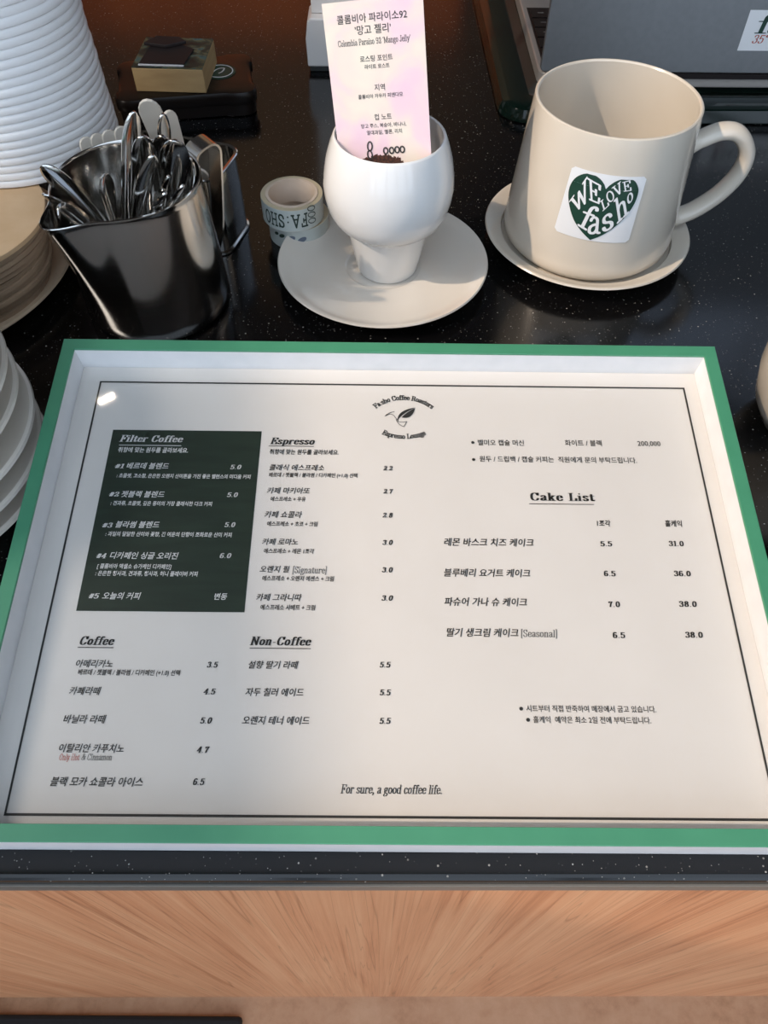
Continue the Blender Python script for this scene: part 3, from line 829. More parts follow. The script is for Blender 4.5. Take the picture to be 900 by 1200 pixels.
# nib styles: capital height, stem, hairline, slant, tracking
NIB = dict(dh=(3.5, .100, .022, .26, .07), du=(3.9, .100, .022, .0, .09), d=(2.25, .100, .030, .22, .06), n=(2.4, .100, .030, .08, .06),
           c=(3.0, .044, .020, .10, .01), ci=(3.1, .055, .022, .22, .0))
bins = dict(w=MB(), k=MB(), r=MB())
for s, st, x0, x1, yc, hh, colr in TABLE:
    to = on_panel if colr == 'w' else on_sheet
    mb = bins[colr]
    if st in NIB:
        cap, wx, wy, sh, tr = NIB[st]
        if s in ('Only Hot', '& Cinnamon'):
            cap = 2.3
        nib_text(mb, s, x0, x1, yc - cap / 2, cap, to, wx, wy, sh, 0, tr)
    elif st == 'b':
        xm = (x0 + x1) / 2
        mb.add([to(xm + .75 * cos(k * pi / 6), yc + .75 * sin(k * pi / 6)) for k in range(12)], [tuple(range(12))])
    else:
        ky, sh, bo = dict(m=(1.06, .20, .014), s8=(1.22, .10, .020), s9=(1.12, .0, .010))[st]
        font_text(mb, s, x0, x1, yc, to, ky, sh, bo)
for x0, x1, y, colr in UNDER:
    to = on_panel if colr == 'w' else on_sheet
    bins[colr].add([to(x0, y - .16), to(x1, y - .16), to(x1, y + .16), to(x0, y + .16)], [(0, 1, 2, 3)])
for k, m_, lab in (('w', 'whiteink', 'white printed text on the dark green panel'), ('k', 'ink', 'black printed text'), ('r', 'redink', 'small red printed words')):
    o = bins[k].build('printed_text', m_, sheet)
    o['label'] = lab

# round emblem: two arched lines of lettering round a bird whose wing is a leaf
mb = MB()
arc_text(mb, 'Fa:sho Coffee Roasters', 5.2, 163.6, 18.9, radians(90), 2.6, on_sheet, .085, .045, kx=.80)
arc_text(mb, 'Espresso Lounge', 5.2, 183.4, 22.6, radians(-90), 2.6, on_sheet, .085, .045, inside=True, kx=.82)
def line(mb, pts, w, to):
    for (x, y), (x2, y2) in zip(pts, pts[1:]):
        L = hypot(x2 - x, y2 - y) or 1
        nx_, ny_ = -(y2 - y) / L * w / 2, (x2 - x) / L * w / 2
        mb.add([to(x + nx_, y + ny_), to(x - nx_, y - ny_), to(x2 - nx_, y2 - ny_), to(x2 + nx_, y2 + ny_)], [(0, 1, 2, 3)])
def qb(p, c, q, n=8):
    return [((1 - t) ** 2 * p[0] + 2 * t * (1 - t) * c[0] + t * t * q[0], (1 - t) ** 2 * p[1] + 2 * t * (1 - t) * c[1] + t * t * q[1]) for t in [i / n for i in range(n + 1)]]
line(mb, qb((-3.6, 173.2), (-1.2, 175.6), (0.9, 175.7)), .26, on_sheet)
line(mb, [(-3.6, 173.2), (-1.6, 174.3)], .26, on_sheet)
line(mb, qb((-1.6, 174.3), (0.3, 174.6), (1.3, 172.4)) + qb((1.3, 172.4), (2.4, 171.4), (2.6, 170.2)), .26, on_sheet)
line(mb, qb((1.6, 171.6), (2.4, 168.4), (5.2, 167.4)), .26, on_sheet)
line(mb, [(5.2, 167.4), (6.6, 170.3)], .26, on_sheet)
line(mb, qb((6.6, 170.3), (4.0, 169.5), (2.4, 170.4)), .26, on_sheet)
wing_a = qb((2.3, 170.8), (2.0, 176.6), (10.6, 178.2)) 
wing_b = qb((2.3, 170.8), (4.4, 174.8), (10.6, 178.2))
mb.add([on_sheet(*p) for p in wing_a] + [on_sheet(*p) for p in wing_b], [(i, i + 1, 9 + i + 1, 9 + i) for i in range(8)])
w2a = qb((4.2, 172.5), (6.0, 175.2), (10.5, 177.9))
w2b = qb((4.2, 172.5), (9.2, 171.2), (10.5, 177.9))
mb.add([on_sheet(*p) for p in w2a] + [on_sheet(*p) for p in w2b], [(i, i + 1, 9 + i + 1, 9 + i) for i in range(8)])
mb.build('shop_emblem', 'ink', sheet)

# ------------------------------------------------------------------ saucers, cups and mugs
def saucer_profile(R, h=.0102, well=.022, floor_=.0045):
    w2 = well + .010
    return [(.0005, .0012), (R * .50, .0012), (R * .515, 0), (R * .545, 0), (R * .57, .0016), (R * .80, .0042), (R * .97, h - .0022), (R, h - .0006),
            (R - .0006, h + .0002), (R - .0020, h), (R * .92, h - .0020), (R * .84, h - .0036), (max(w2, R * .68), floor_ + .0012), (max(w2, R * .68) - .004, floor_ + .0006), (well + .0022, floor_ + .0004),
            (well + .0010, floor_ - .0002), (well, floor_ - .0008), (well * .6, floor_ - .0008), (.0005, floor_ - .0008)]

o = MB().lathe(saucer_profile(.0648), 128).build('saucer', 'ivory', smooth=35)
o.location = (-.0058, .3310, 0)
tag(o, 'wide ivory saucer under the white handleless cup', 'saucer')

prof = [(.0005, .0010), (.0160, .0010), (.0168, 0), (.0182, .0004), (.0190, .0030), (.0243, .0290), (.0248, .0303), (.0262, .0318), (.0290, .0336), (.0325, .0371), (.0350, .0425),
        (.0364, .0490), (.0370, .0555), (.0364, .0625), (.0348, .0710), (.0324, .0785), (.0308, .0822), (.0303, .0830), (.0296, .0833), (.0289, .0828),
        (.0304, .0770), (.0332, .0680), (.0346, .0590), (.0346, .0525), (.0332, .0435), (.0288, .0365), (.0225, .0300), (.0170, .0080), (.0130, .0050), (.0005, .0045)]
cup = MB().lathe(prof, 128).build('handleless_cup', 'ceramic', smooth=40)
cup.location = (-.0030, .3315, .0038)
tag(cup, 'white tulip-shaped handleless cup on an ivory saucer, a pink card standing in it', 'cup')

o = MB().lathe(saucer_profile(.0650, .0122, .0440, .0042), 128).build('saucer', 'cream', smooth=35)
o.location = (.1248, .3652, 0)
tag(o, 'cream saucer under the big handled mug', 'saucer')

MC = (.1246, .3650, .0044)
mug = thing('coffee_mug', 'big cream mug with loop handle and green heart sticker on its side', 'mug', MC)
def mug_r(z):
    return .0531 - (.0531 - .0466) * (z - .010) / .076
prof = [(.0005, .0015), (.040, .0015), (.042, 0), (.0455, .0003), (.0502, .0030), (.0527, .0065), (mug_r(.012), .012)]
prof += [(mug_r(z), z) for z in (.02, .03, .04, .05, .06, .07, .08, .0865)]
prof += [(.0464, .0876), (.0457, .0881), (.0449, .0880), (.0443, .0872), (.0447, .080), (.0460, .065), (.0474, .045), (.0488, .025), (.0486, .014), (.046, .008), (.038, .0060), (.0005, .0055)]
MB().lathe(prof, 144).build('body', 'cream', mug, smooth=40)
def ellring(a, b_):
    return lambda t: [(a * cos(k * pi / 8), b_ * sin(k * pi / 8)) for k in range(16)]
def spline(ps, n=8):
    ps = [Vector(p) for p in ps]
    q = [ps[0] * 2 - ps[1]] + ps + [ps[-1] * 2 - ps[-2]]
    out = []
    for i in range(1, len(q) - 2):
        for j in range(n):
            t = j / n
            p0, p1, p2, p3 = q[i - 1:i + 3]
            out.append(.5 * (2 * p1 + (p2 - p0) * t + (2 * p0 - 5 * p1 + 4 * p2 - p3) * t * t + (3 * p1 - p0 - 3 * p2 + p3) * t ** 3))
    out.append(ps[-1])
    return out
hp_ = [(.0462, 0, .0640), (.0530, 0, .0665), (.0640, 0, .0712), (.0745, 0, .0695), (.0832, 0, .0590), (.0835, 0, .0460), (.0765, 0, .0325), (.0650, 0, .0215), (.0560, 0, .0170), (.0500, 0, .0165)]
def hring(t):
    k = 1 + .35 * max(0, 1 - t * 9) + .35 * max(0, 1 - (1 - t) * 9)
    return [(.0066 * k * cos(j * pi / 8), .0046 * k * sin(j * pi / 8)) for j in range(16)]
o = MB().sweep(spline(hp_), hring, side=(0, 1, 0)).build('handle', 'cream', mug, smooth=60)
o.rotation_euler = (0, 0, radians(1))
o.location = (.0008, 0, -.0022)
# heart sticker, wrapped on the mug's side
SA, SZ, SR = radians(-101.0), .0500, radians(-2.0)
def on_mug(off, cw=.0430, ch=.0385):
    def f(u, v):
        x, y = u * cw, v * ch
        x, y = x * cos(SR) - y * sin(SR), x * sin(SR) + y * cos(SR)
        z = SZ + y
        r_ = mug_r(z)
        a = SA + x / mug_r(SZ)
        rr = r_ + off
        return (rr * cos(a), rr * sin(a), z)
    return f
mb = MB()
rr_ = .045
spans = []
for i in range(25):
    v = -.5 + i / 24
    e = .5 - abs(v)
    dx = 0 if e > rr_ else rr_ - sqrt(max(0, rr_ ** 2 - (rr_ - e) ** 2))
    spans.append((v, -.5 + dx, .5 - dx))
strip_fill(mb, spans, on_mug(.00030), 20)
stk = mb.build('heart_sticker', 'sticker', mug, smooth=60)
stk['label'] = 'white square sticker with a green heart'
def st_uv(x, y):
    a, b_ = x - 175, y - 130
    det = 570 * 460 - 55 * (-85)
    for _ in range(4):
        s_ = (a * 460 - b_ * (-85)) / det
        t_ = (570 * b_ - 55 * a) / det
        b_ = y - 130 - (14 + 24 * max(0, min(1, t_))) * 4 * s_ * (1 - s_)
    return (s_ - .5) * .97, (.5 - t_) * .97
def smooth2(ps, n=6):
    return [(p.x, p.y) for p in spline([(x, y, 0) for x, y in ps], n)]
hl = [(370, 655), (300, 592), (235, 512), (187, 410), (165, 320), (174, 250), (210, 198), (268, 168), (330, 164), (390, 190), (428, 228), (445, 264)]
hr_ = [(445, 264), (475, 232), (530, 198), (600, 187), (655, 203), (690, 250), (695, 300), (672, 375), (615, 465), (540, 545), (455, 612), (370, 655)]
hl, hr_ = smooth2([st_uv(*p) for p in hl]), smooth2([st_uv(*p) for p in hr_])
heart = hl + hr_[1:]
tipv = heart[0][1]
def cross(v):
    xs = []
    for (a, b_), (c, d) in zip(heart, heart[1:]):
        if (b_ - v) * (d - v) < 0:
            xs.append(a + (c - a) * (v - b_) / (d - b_))
    return sorted(xs)
notch = hl[-1][1]
lo, la, lb = [], [], []
for i in range(31):
    v = tipv + .0008 + (notch - .0005 - tipv - .0008) * i / 30
    xs = cross(v)
    lo.append((v, xs[0], xs[-1]) if len(xs) > 1 else (v, -.005, -.005))
hv = max(p[1] for p in heart)
for i in range(13):
    v = notch + .0005 + (hv - .001 - notch) * i / 12
    xs = cross(v)
    if len(xs) == 4:
        la.append((v, xs[0], xs[1]))
        lb.append((v, xs[2], xs[3]))
mb = MB()
strip_fill(mb, lo, on_mug(.00055), 18)
strip_fill(mb, la, on_mug(.00055), 9)
strip_fill(mb, lb, on_mug(.00055), 9)
mb.build('heart', 'forest', stk, smooth=60)
mb = MB()
for ch, BL, BR, TL, TR in (('W', (236, 450), (335, 348), (184, 366), (292, 190)), ('E', (330, 345), (412, 372), (295, 190), (412, 240)),
                           ('L', (440, 425), (485, 375), (412, 355), (455, 320)), ('O', (478, 372), (528, 318), (440, 305), (490, 255)), ('V', (525, 318), (580, 272), (490, 250), (545, 205)), ('E', (580, 275), (640, 268), (560, 210), (622, 195)),
                           ('f', (262, 540), (338, 580), (320, 385), (400, 400)), ('a', (335, 602), (438, 602), (350, 410), (432, 410)), ('s', (450, 592), (540, 540), (432, 420), (500, 366)),
                           ('h', (560, 512), (640, 425), (515, 345), (590, 268)), ('o', (625, 380), (668, 318), (596, 285), (630, 245))):
    bl, br, tl, tr_ = st_uv(*BL), st_uv(*BR), st_uv(*TL), st_uv(*TR)
    adv = G[ch][0]
    f = on_mug(.00080)
    for poly in glyph_polys(ch, .060, .034):
        q = []
        for x, y in poly:
            a, c = x / adv, y / .70
            q.append(f(*[(1 - c) * ((1 - a) * bl[i] + a * br[i]) + c * ((1 - a) * tl[i] + a * tr_[i]) for i in (0, 1)]))
        mb.add(q, [tuple(range(len(q)))])
mb.build('lettering', 'sticker', stk)

# tasting card standing in the cup
card = thing('tasting_card', 'pink and cream printed coffee card standing in the white cup', 'card')
cL, cR, cT = Vector((-.0308, .3262, .0856)), Vector((.0193, .3170, .0855)), Vector((-.0378, .3463, .1432))
cu_ = Vector((.0118 + .0381, .3370 - .3463, .1520 - .1432)).normalized()
cn = cu_.cross(cT - cL).normalized()
cv = cn.cross(cu_)
card.matrix_world = Matrix(((cu_.x, cv.x, cn.x, cL.x), (cu_.y, cv.y, cn.y, cL.y), (cu_.z, cv.z, cn.z, cL.z), (0, 0, 0, 1)))
CW, CH0, CH1 = .0502, -.0320, .0608
MB().box(0, CW, CH0, CH1, -.0004, 0).build('card_sheet', 'card', card)
def on_card(x, y):
    return (x / 1000, y / 1000, .00015)
mb = MB()
font_text(mb, '콜롬비아 파라이소92', 6.88, 42.07, 53.40, on_card, 1.0, 0.0, .006)
font_text(mb, "'망고 젤리'", 15.53, 33.58, 48.50, on_card, 1.0, 0.0, .006)
nib_text(mb, "Colombia Paraiso 92 'Mango Jelly'", 6.00, 43.02, 42.30, 2.6, on_card, .045, .024, 0)
font_text(mb, '로스팅 포인트', 16.69, 33.40, 36.22, on_card, 1.0, 0.0, .006)
font_text(mb, '라이트 로스트', 18.74, 31.56, 32.71, on_card, 1.0, 0.0, .006)
font_text(mb, '지역', 22.89, 28.27, 23.38, on_card, 1.0, 0.0, .006)
font_text(mb, '콜롬비아 카우카 피엔다모', 13.85, 37.29, 19.63, on_card, 1.0, 0.0, .006)
font_text(mb, '컵 노트', 21.50, 30.64, 9.94, on_card, 1.0, 0.0, .006)
font_text(mb, '망고 주스, 복숭아, 바나나,', 13.88, 38.04, 6.05, on_card, 1.0, 0.0, .006)
font_text(mb, '열대과일, 멜론, 리치', 16.59, 35.49, 2.83, on_card, 1.0, 0.0, .006)
o = mb.build('printed_text', 'ink', card)
# bean-letters and a heap of coffee printed along the card's foot
mb = MB()
for k in range(22):
    x = 9 + 26 * k / 21
    h = 4.6 * sin(pi * k / 21) ** .6
    mb.add([on_card(x, -20), on_card(x + 1.4, -20), on_card(x + 1.3, -12.6 + h + .7 * sin(k * 5)), on_card(x, -12.6 + h + .7 * sin(k * 3.1))], [(0, 1, 2, 3)])
mb.build('printed_coffee_heap', 'bean', card)
mb = MB()
def on_card2(x, y):
    return (x / 1000, y / 1000, .00030)
def loop(cx, cy, rx, ry, rot=0, w=.75):
    pts = []
    for k in range(17):
        a = 2 * pi * k / 16
        x, y = rx * cos(a), ry * sin(a)
        pts.append((cx + x * cos(rot) - y * sin(rot), cy + x * sin(rot) + y * cos(rot)))
    line(mb, pts, w, on_card2)
loop(17.6, -3.6, 1.25, 2.2, -.12)
loop(17.2, -7.8, 1.25, 2.2, .1)
for cx, cy in ((26.0, -6.2), (29.2, -6.2), (32.2, -6.0), (35.0, -6.0)):
    loop(cx, cy, 1.15, 1.5)
mb.build('printed_bean_letters', 'ink', card)

# ------------------------------------------------------------------ two rolls of washi tape
def tape(loc, label, face_r=.0192, h=.0150):
    t = thing('washi_tape', label, 'tape', loc)
    MB().lathe([(.0164, .0002), (face_r, .0002), (face_r, h - .0002), (.0164, h - .0002)], 96, close=True, mi=0).build('tape_winding', 'tapeside', t, smooth=40)
    MB().lathe([(.0145, 0), (.0163, 0), (.0163, h + .0003), (.0145, h + .0003)], 96, close=True).build('core', 'tapecore', t, smooth=40)
    MB().lathe([(face_r + .00001, .0004), (face_r + .00015, .0004), (face_r + .00015, h - .0004), (face_r + .00001, h - .0004)], 96, close=True).build('printed_face', 'tapeface', t, smooth=40)
    return t
t1 = tape((-.0605, .3700, 0), 'lower roll of pale washi tape with dark leaves, under the lettered roll')
t2 = tape((-.0632, .3672, .0153), 'upper roll of washi tape with dark green lettering, by the ivory saucer')
def on_tape(a0, h, off):
    def f(x, y):          # printed upside down, as the roll lies
        a = a0 - x / .0193
        rr = .0193 + off
        return (rr * cos(a), rr * sin(a), h / 2 - y)
    return f
mb = MB()
f = on_tape(radians(-92), .0150, .0002)
for s, xc, w_, hh in (('F', -.0098, .0042, .0086), ('A', -.0042, .0052, .0086), (':', .0006, .0022, .0074), ('S', .0048, .0044, .0086), ('H', .0098, .0050, .0086), ('O', .0150, .0054, .0086)):
    adv = G[s][0]
    for poly in glyph_polys(s, .060, .050):
        mb.add([f(xc - w_ / 2 + px / adv * w_, -hh / 2 + py / .70 * hh) for px, py in poly], [tuple(range(len(poly)))])
mb.build('printed_text', 'tapeink', t2)
mb = MB()
for k in range(3):
    pts = [(-.0150 + .0026 * cos(q * pi / 8) - .0008 * sin(q * pi / 8), .0022 - .0042 * k + .0017 * sin(q * pi / 8)) for q in range(17)]
    for p, q in zip(pts, pts[1:]):
        L = hypot(q[0] - p[0], q[1] - p[1])
        n_ = (-(q[1] - p[1]) / L * .0003, (q[0] - p[0]) / L * .0003)
        mb.add([f(p[0] + n_[0], p[1] + n_[1]), f(p[0] - n_[0], p[1] - n_[1]), f(q[0] - n_[0], q[1] - n_[1]), f(q[0] + n_[0], q[1] + n_[1])], [(0, 1, 2, 3)])
mb.build('printed_scroll', 'tapeink', t2)
f1 = on_tape(radians(-92), .0150, .0002)
for nm, mt, spots in (('printed_leaf', 'tapeink', ((.0135, -.002, .0016), (.0092, -.0018, .0019))), ('printed_leaf', 'tapeblue', ((.0030, -.0012, .0026), (-.004, -.0005, .0026)))):
    for x0, y0, rr in spots:
        mb = MB()
        ring_ = [(x0 + rr * cos(k * pi / 8) + .5 * rr * sin(k * pi / 8), y0 + .8 * rr * sin(k * pi / 8)) for k in range(16)]
        mb.add([f1(*p) for p in ring_] + [f1(x0, y0)], [(k, (k + 1) % 16, 16) for k in range(16)])
        mb.build(nm, mt, t1)

# ------------------------------------------------------------------ steel pitcher full of spoons
PC = Vector((-.1396, .3010, 0))
pitcher = thing('milk_pitcher', 'stainless steel milk pitcher with pointed spout, full of spoons', 'pitcher', PC)
SP = radians(-122)
def spout(p, a, r_, z):
    da = (a - SP + pi) % (2 * pi) - pi
    k = max(0, (z - .004) / .074)
    g = .0142 * math.exp(-(da / .24) ** 2) * k ** 1.6 + .0045 * math.exp(-(da / .60) ** 2) * k ** 1.3
    g = min(g, r_)
    rise = .0010 * math.exp(-(da / .35) ** 2) * k ** 3
    return (p[0] + g * cos(a), p[1] + g * sin(a), z + rise)
def pr(z):
    return .0425 - (.0425 - .0376) * z / .078
prof = [(.0005, .0004), (.036, .0004), (.0405, .0012), (pr(.004), .004)] + [(pr(z), z) for z in (.010, .02, .03, .036, .042, .048, .054, .06, .066, .070, .074, .0765)]
prof += [(pr(.077) + .0006, .0776), (pr(.078) + .0006, .0782), (pr(.078), .0785), (pr(.078) - .0006, .0780)]
prof += [(pr(z) - .0009, z) for z in (.0765, .074, .070, .066, .06, .054, .048, .042, .036, .03, .02, .010, .005)] + [(.0390, .0025), (.0005, .0016)]
MB().lathe(prof, 160, warp=spout).build('body', 'steel', pitcher, smooth=45)
hd = [(.0372, 0, .0722), (.0400, 0, .0790), (.0490, 0, .0815), (.0530, 0, .0780), (.0525, 0, .0700), (.0500, 0, .0520), (.0470, 0, .0340), (.0430, 0, .0230), (.0392, 0, .0150)]
o = MB().sweep(spline(hd, 6), lambda t: [(.0062, -.0006), (.0062, .0006), (-.0062, .0006), (-.0062, -.0006)], side=(0, 1, 0)).build('handle', 'steel', pitcher, smooth=40)
o.rotation_euler = (0, 0, radians(40))

CAMP = Vector((-.00587, -.07104, .29745))
def spoon(T, B, w, label, roll=0.0, bend=.004, w2=.0042):
    """a teaspoon standing bowl down: broad rounded handle end at T, bowl at B"""
    T, B = Vector(T), Vector(B)
    ax = (T - B)
    L = ax.length
    ax.normalize()
    tc = (CAMP - T)
    nrm = (tc - ax * tc.dot(ax)).normalized()
    nrm = Matrix.Rotation(roll, 3, ax) @ nrm
    sd = ax.cross(nrm).normalized()
    root = thing('teaspoon', label, 'spoon', B, 0, 'spoons in the steel pitcher')
    root.matrix_world = Matrix(((sd.x, nrm.x, ax.x, B.x), (sd.y, nrm.y, ax.y, B.y), (sd.z, nrm.z, ax.z, B.z), (0, 0, 0, 1)))
    w = w * 1.18
    rows = []
    N = 28
    bowl = .034
    for i in range(N + 1):
        q = i / 16 * .80 if i <= 16 else .80 + .20 * sin(pi / 2 * (i - 16) / (N - 16))
        s = bowl * .92 + (L - bowl * .92) * q
        if q < .80:
            hw = w2 / 2 + (w / 2 - w2 / 2) * max(0, (q - .25) / .55) ** 1.4
        else:
            e = min(1.0, (q - .80) / .20)
            hw = w / 2 * sqrt(max(0.0, 1 - (e ** 2.3))) if e < .9999 else 0
            hw = max(hw, .0003)
        y = bend * (q - .3) ** 2 * 2.0 - bend * .5
        th = .0007 + .0004 * (1 - q)
        crown = .13 * hw
        row = []
        for k in range(9):
            a = -1 + 2 * k / 8
            row.append((a * hw, y + crown * (1 - a * a) + th * sqrt(max(0, 1 - a * a * .82)), s))
        for k in range(8, -1, -1):
            a = -1 + 2 * k / 8
            row.append((a * hw, y + crown * (1 - a * a) - th * sqrt(max(0, 1 - a * a * .82)), s))
        rows.append(row)
    k = 18
    vs = [p for r_ in rows for p in r_]
    fs = [(i * k + a, i * k + (a + 1) % k, (i + 1) * k + (a + 1) % k, (i + 1) * k + a) for i in range(N) for a in range(k)]
    fs += [tuple(range(k - 1, -1, -1)), tuple(N * k + a for a in range(k))]
    MB().add(vs, fs).build('handle', 'spoonsteel', root, smooth=50)
    vs, fs = [], []
    nu, nv = 20, 6
    for side_, th in ((0, 0.0), (1, -.0008)):
        for j in range(nv + 1):
            for i in range(nu):
                a = 2 * pi * i / nu
                rr = j / nv
                x = rr * .0072 * sin(a)
                s = bowl / 2 + rr * bowl / 2 * cos(a) * (1.0)
                vs.append((x, -.0055 * (1 - rr ** 2) + th, s))
    o_ = (nv + 1) * nu
    for j in range(nv):
        for i in range(nu):
            i2 = (i + 1) % nu
            fs.append((j * nu + i, j * nu + i2, (j + 1) * nu + i2, (j + 1) * nu + i))
            fs.append((o_ + j * nu + i, o_ + (j + 1) * nu + i, o_ + (j + 1) * nu + i2, o_ + j * nu + i2))
    for i in range(nu):
        i2 = (i + 1) % nu
        fs.append((nv * nu + i, nv * nu + i2, o_ + nv * nu + i2, o_ + nv * nu + i))
    MB().add(vs, fs).build('bowl', 'spoonsteel', root, smooth=60)
    return root

SPOONS = [
 ((-.1735, .2850, .0945), (-.1300, .2950, .0080), .0090, 'thick teaspoon handle leaning far left over the spout side of the pitcher', -.5),
 ((-.1700, .2700, .0890), (-.1480, .3080, .0080), .0080, 'teaspoon handle under the thick left-leaning one, its edge showing', -1.1),
 ((-.1668, .2655, .0820), (-.1300, .3100, .0080), .0110, 'teaspoon with short round handle end peeping out at the spout', .5),
 ((-.1515, .3010, .0800), (-.1430, .2720, .0080), .0085, 'lone teaspoon handle low in the pitcher against the inside wall', .7),
 ((-.1258, .2950, .1160), (-.1552, .2789, .0080), .0080, 'tallest teaspoon standing straight up in the pitcher, dark face', .45),
 ((-.1173, .2740, .1160), (-.1396, .2987, .0080), .0100, 'teaspoon right behind the tallest one, bluish shine on its tip', .15),
 ((-.1129, .2682, .1100), (-.1590, .2830, .0080), .0075, 'narrow dark teaspoon handle just right of the tallest one', .5),
 ((-.1105, .2840, .1110), (-.1381, .3240, .0080), .0095, 'teaspoon handle half hidden behind the broadest shiny one', -.1),
 ((-.1025, .2745, .1140), (-.1299, .3020, .0080), .0120, 'broadest shiny teaspoon handle facing the viewer', .0),
 ((-.0985, .2827, .1015), (-.1400, .3230, .0080), .0090, 'teaspoon handle at the right of the bunch with a golden glint', -.5),
 ((-.1110, .2639, .0940), (-.1540, .3170, .0080), .0070, 'short teaspoon handle turned edge-on at the front of the bunch', 1.0),
 ((-.1040, .2712, .0935), (-.1450, .3220, .0080), .0070, 'short teaspoon handle turned edge-on beside the right rim', 1.0),
 ((-.1071, .2608, .1040), (-.1379, .3124, .0080), .0060, 'thin teaspoon handle between the two short edge-on ones', .9),
 ((-.1150, .3010, .1120), (-.1240, .3250, .0080), .0075, 'teaspoon with curled tip behind the broadest shiny one', .7),
]
for T, B, w, lab, roll in SPOONS:
    spoon(T, B, w, lab, roll)

# ------------------------------------------------------------------ square steel caddy with cream stirrers
KY = radians(-15.5)
caddy = thing('steel_caddy', 'small square stainless steel caddy behind the milk pitcher, holding cream stirrers', 'caddy', (-.1335, .3720, 0), KY)
def rr_loop(w, d, r_, z, n=6):
    return [(x, y, z) for x, y in roundrect(w, d, r_, n)]
loops = [rr_loop(.040, .020, .005, .0010), rr_loop(.072, .042, .010, 0), rr_loop(.0745, .0445, .011, .0008), rr_loop(.0745, .0445, .011, .0020), rr_loop(.072, .042, .010, .0026), rr_loop(.0715, .0415, .010, .030), rr_loop(.0705, .0405, .010, .0495),
         rr_loop(.0730, .0430, .011, .0500), rr_loop(.0735, .0435, .011, .0508), rr_loop(.0725, .0425, .011, .0513), rr_loop(.0690, .0390, .0095, .0508), rr_loop(.0695, .0395, .0095, .030), rr_loop(.0690, .0390, .0095, .0035), rr_loop(.040, .020, .005, .0030)]
k = len(loops[0])
vs = [p for l in loops for p in l]
fs = [(i * k + a, i * k + (a + 1) % k, (i + 1) * k + (a + 1) % k, (i + 1) * k + a) for i in range(len(loops) - 1) for a in range(k)]
fs += [tuple(range(k - 1, -1, -1)), tuple((len(loops) - 1) * k + a for a in range(k))]
MB().add(vs, fs).build('caddy_body', 'steel', caddy, smooth=40)

def stirrer(T, B, w, label, roll=0.0):
    T, B = Vector(T), Vector(B)
    ax = T - B
    L = ax.length
    ax.normalize()
    tc = CAMP - T
    nrm = Matrix.Rotation(roll, 3, ax) @ (tc - ax * tc.dot(ax)).normalized()
    sd = ax.cross(nrm).normalized()
    pts = []
    for k in range(9):
        a = pi * k / 8
        pts.append((w / 2 * cos(a), L - w * .75 + w * .75 * sin(a)))
    pts += [(-w * .30, L * .55), (-w * .26, .003), (w * .26, .003), (w * .30, L * .55)]
    Tm = Matrix(((sd.x, ax.x, nrm.x, 0), (sd.y, ax.y, nrm.y, 0), (sd.z, ax.z, nrm.z, 0), (0, 0, 0, 1)))
    o = MB().prism(pts, -.0008, .0008).build('stirrer', 'stick', bevel=.0004)
    o.matrix_world = Matrix.Translation(B) @ Tm
    return tag(o, label, 'stirrer', 'cream stirrers in the square caddy')
for T, B, w, lab, roll in (
    ((-.1745, .3437, .0750), (-.1440, .3700, .0050), .0100, 'cream stirrer fanned out furthest left over the pitcher rim', .1),
    ((-.1692, .3475, .0752), (-.1410, .3730, .0050), .0100, 'cream stirrer second from the left in the fan', .15),
    ((-.1634, .3514, .0754), (-.1375, .3750, .0050), .0105, 'cream stirrer third from the left in the fan', .1),
    ((-.1570, .3550, .0758), (-.1340, .3770, .0050), .0105, 'cream stirrer fourth from the left in the fan, beside the tallest spoon', .15),
    ((-.1312, .3388, .0995), (-.1370, .3800, .0050), .0125, 'tall cream stirrer with broad oval head rising above the spoons', -.25),
    ((-.1225, .3410, .0925), (-.1240, .3770, .0050), .0090, 'white stirrer standing upright right of the oval-headed one', .3),
    ((-.1120, .3480, .0560), (-.1245, .3830, .0050), .0085, 'cream stirrer seen through the pitcher handle', -.3)):
    stirrer(T, B, w, lab, roll)

# ------------------------------------------------------------------ kraft discs on a plate, tower of paper bowls
KP = Vector((-.2960, .3226, 0))
o = MB().lathe([(.0005, .0030), (.060, .0030), (.064, 0), (.070, 0), (.085, .0040), (.0985, .0085), (.1000, .0100), (.0993, .0114), (.0975, .0116), (.088, .0098), (.074, .0066), (.0005, .0066)], 128).build('plate', 'beige', smooth=40)
o.location = KP
tag(o, 'large beige plate carrying the pile of kraft discs at the left', 'plate')
ORD = ['lowest', 'second', 'third', 'fourth', 'fifth', 'sixth', 'seventh', 'eighth', 'ninth', 'tenth', 'eleventh', 'twelfth', 'thirteenth', 'fourteenth', 'fifteenth', 'sixteenth', 'seventeenth', 'eighteenth', 'nineteenth', 'twentieth',
       'twenty-first', 'twenty-second', 'twenty-third', 'twenty-fourth', 'twenty-fifth', 'twenty-sixth', 'twenty-seventh', 'twenty-eighth', 'twenty-ninth', 'thirtieth', 'thirty-first', 'thirty-second', 'thirty-third', 'thirty-fourth']
ND = 13
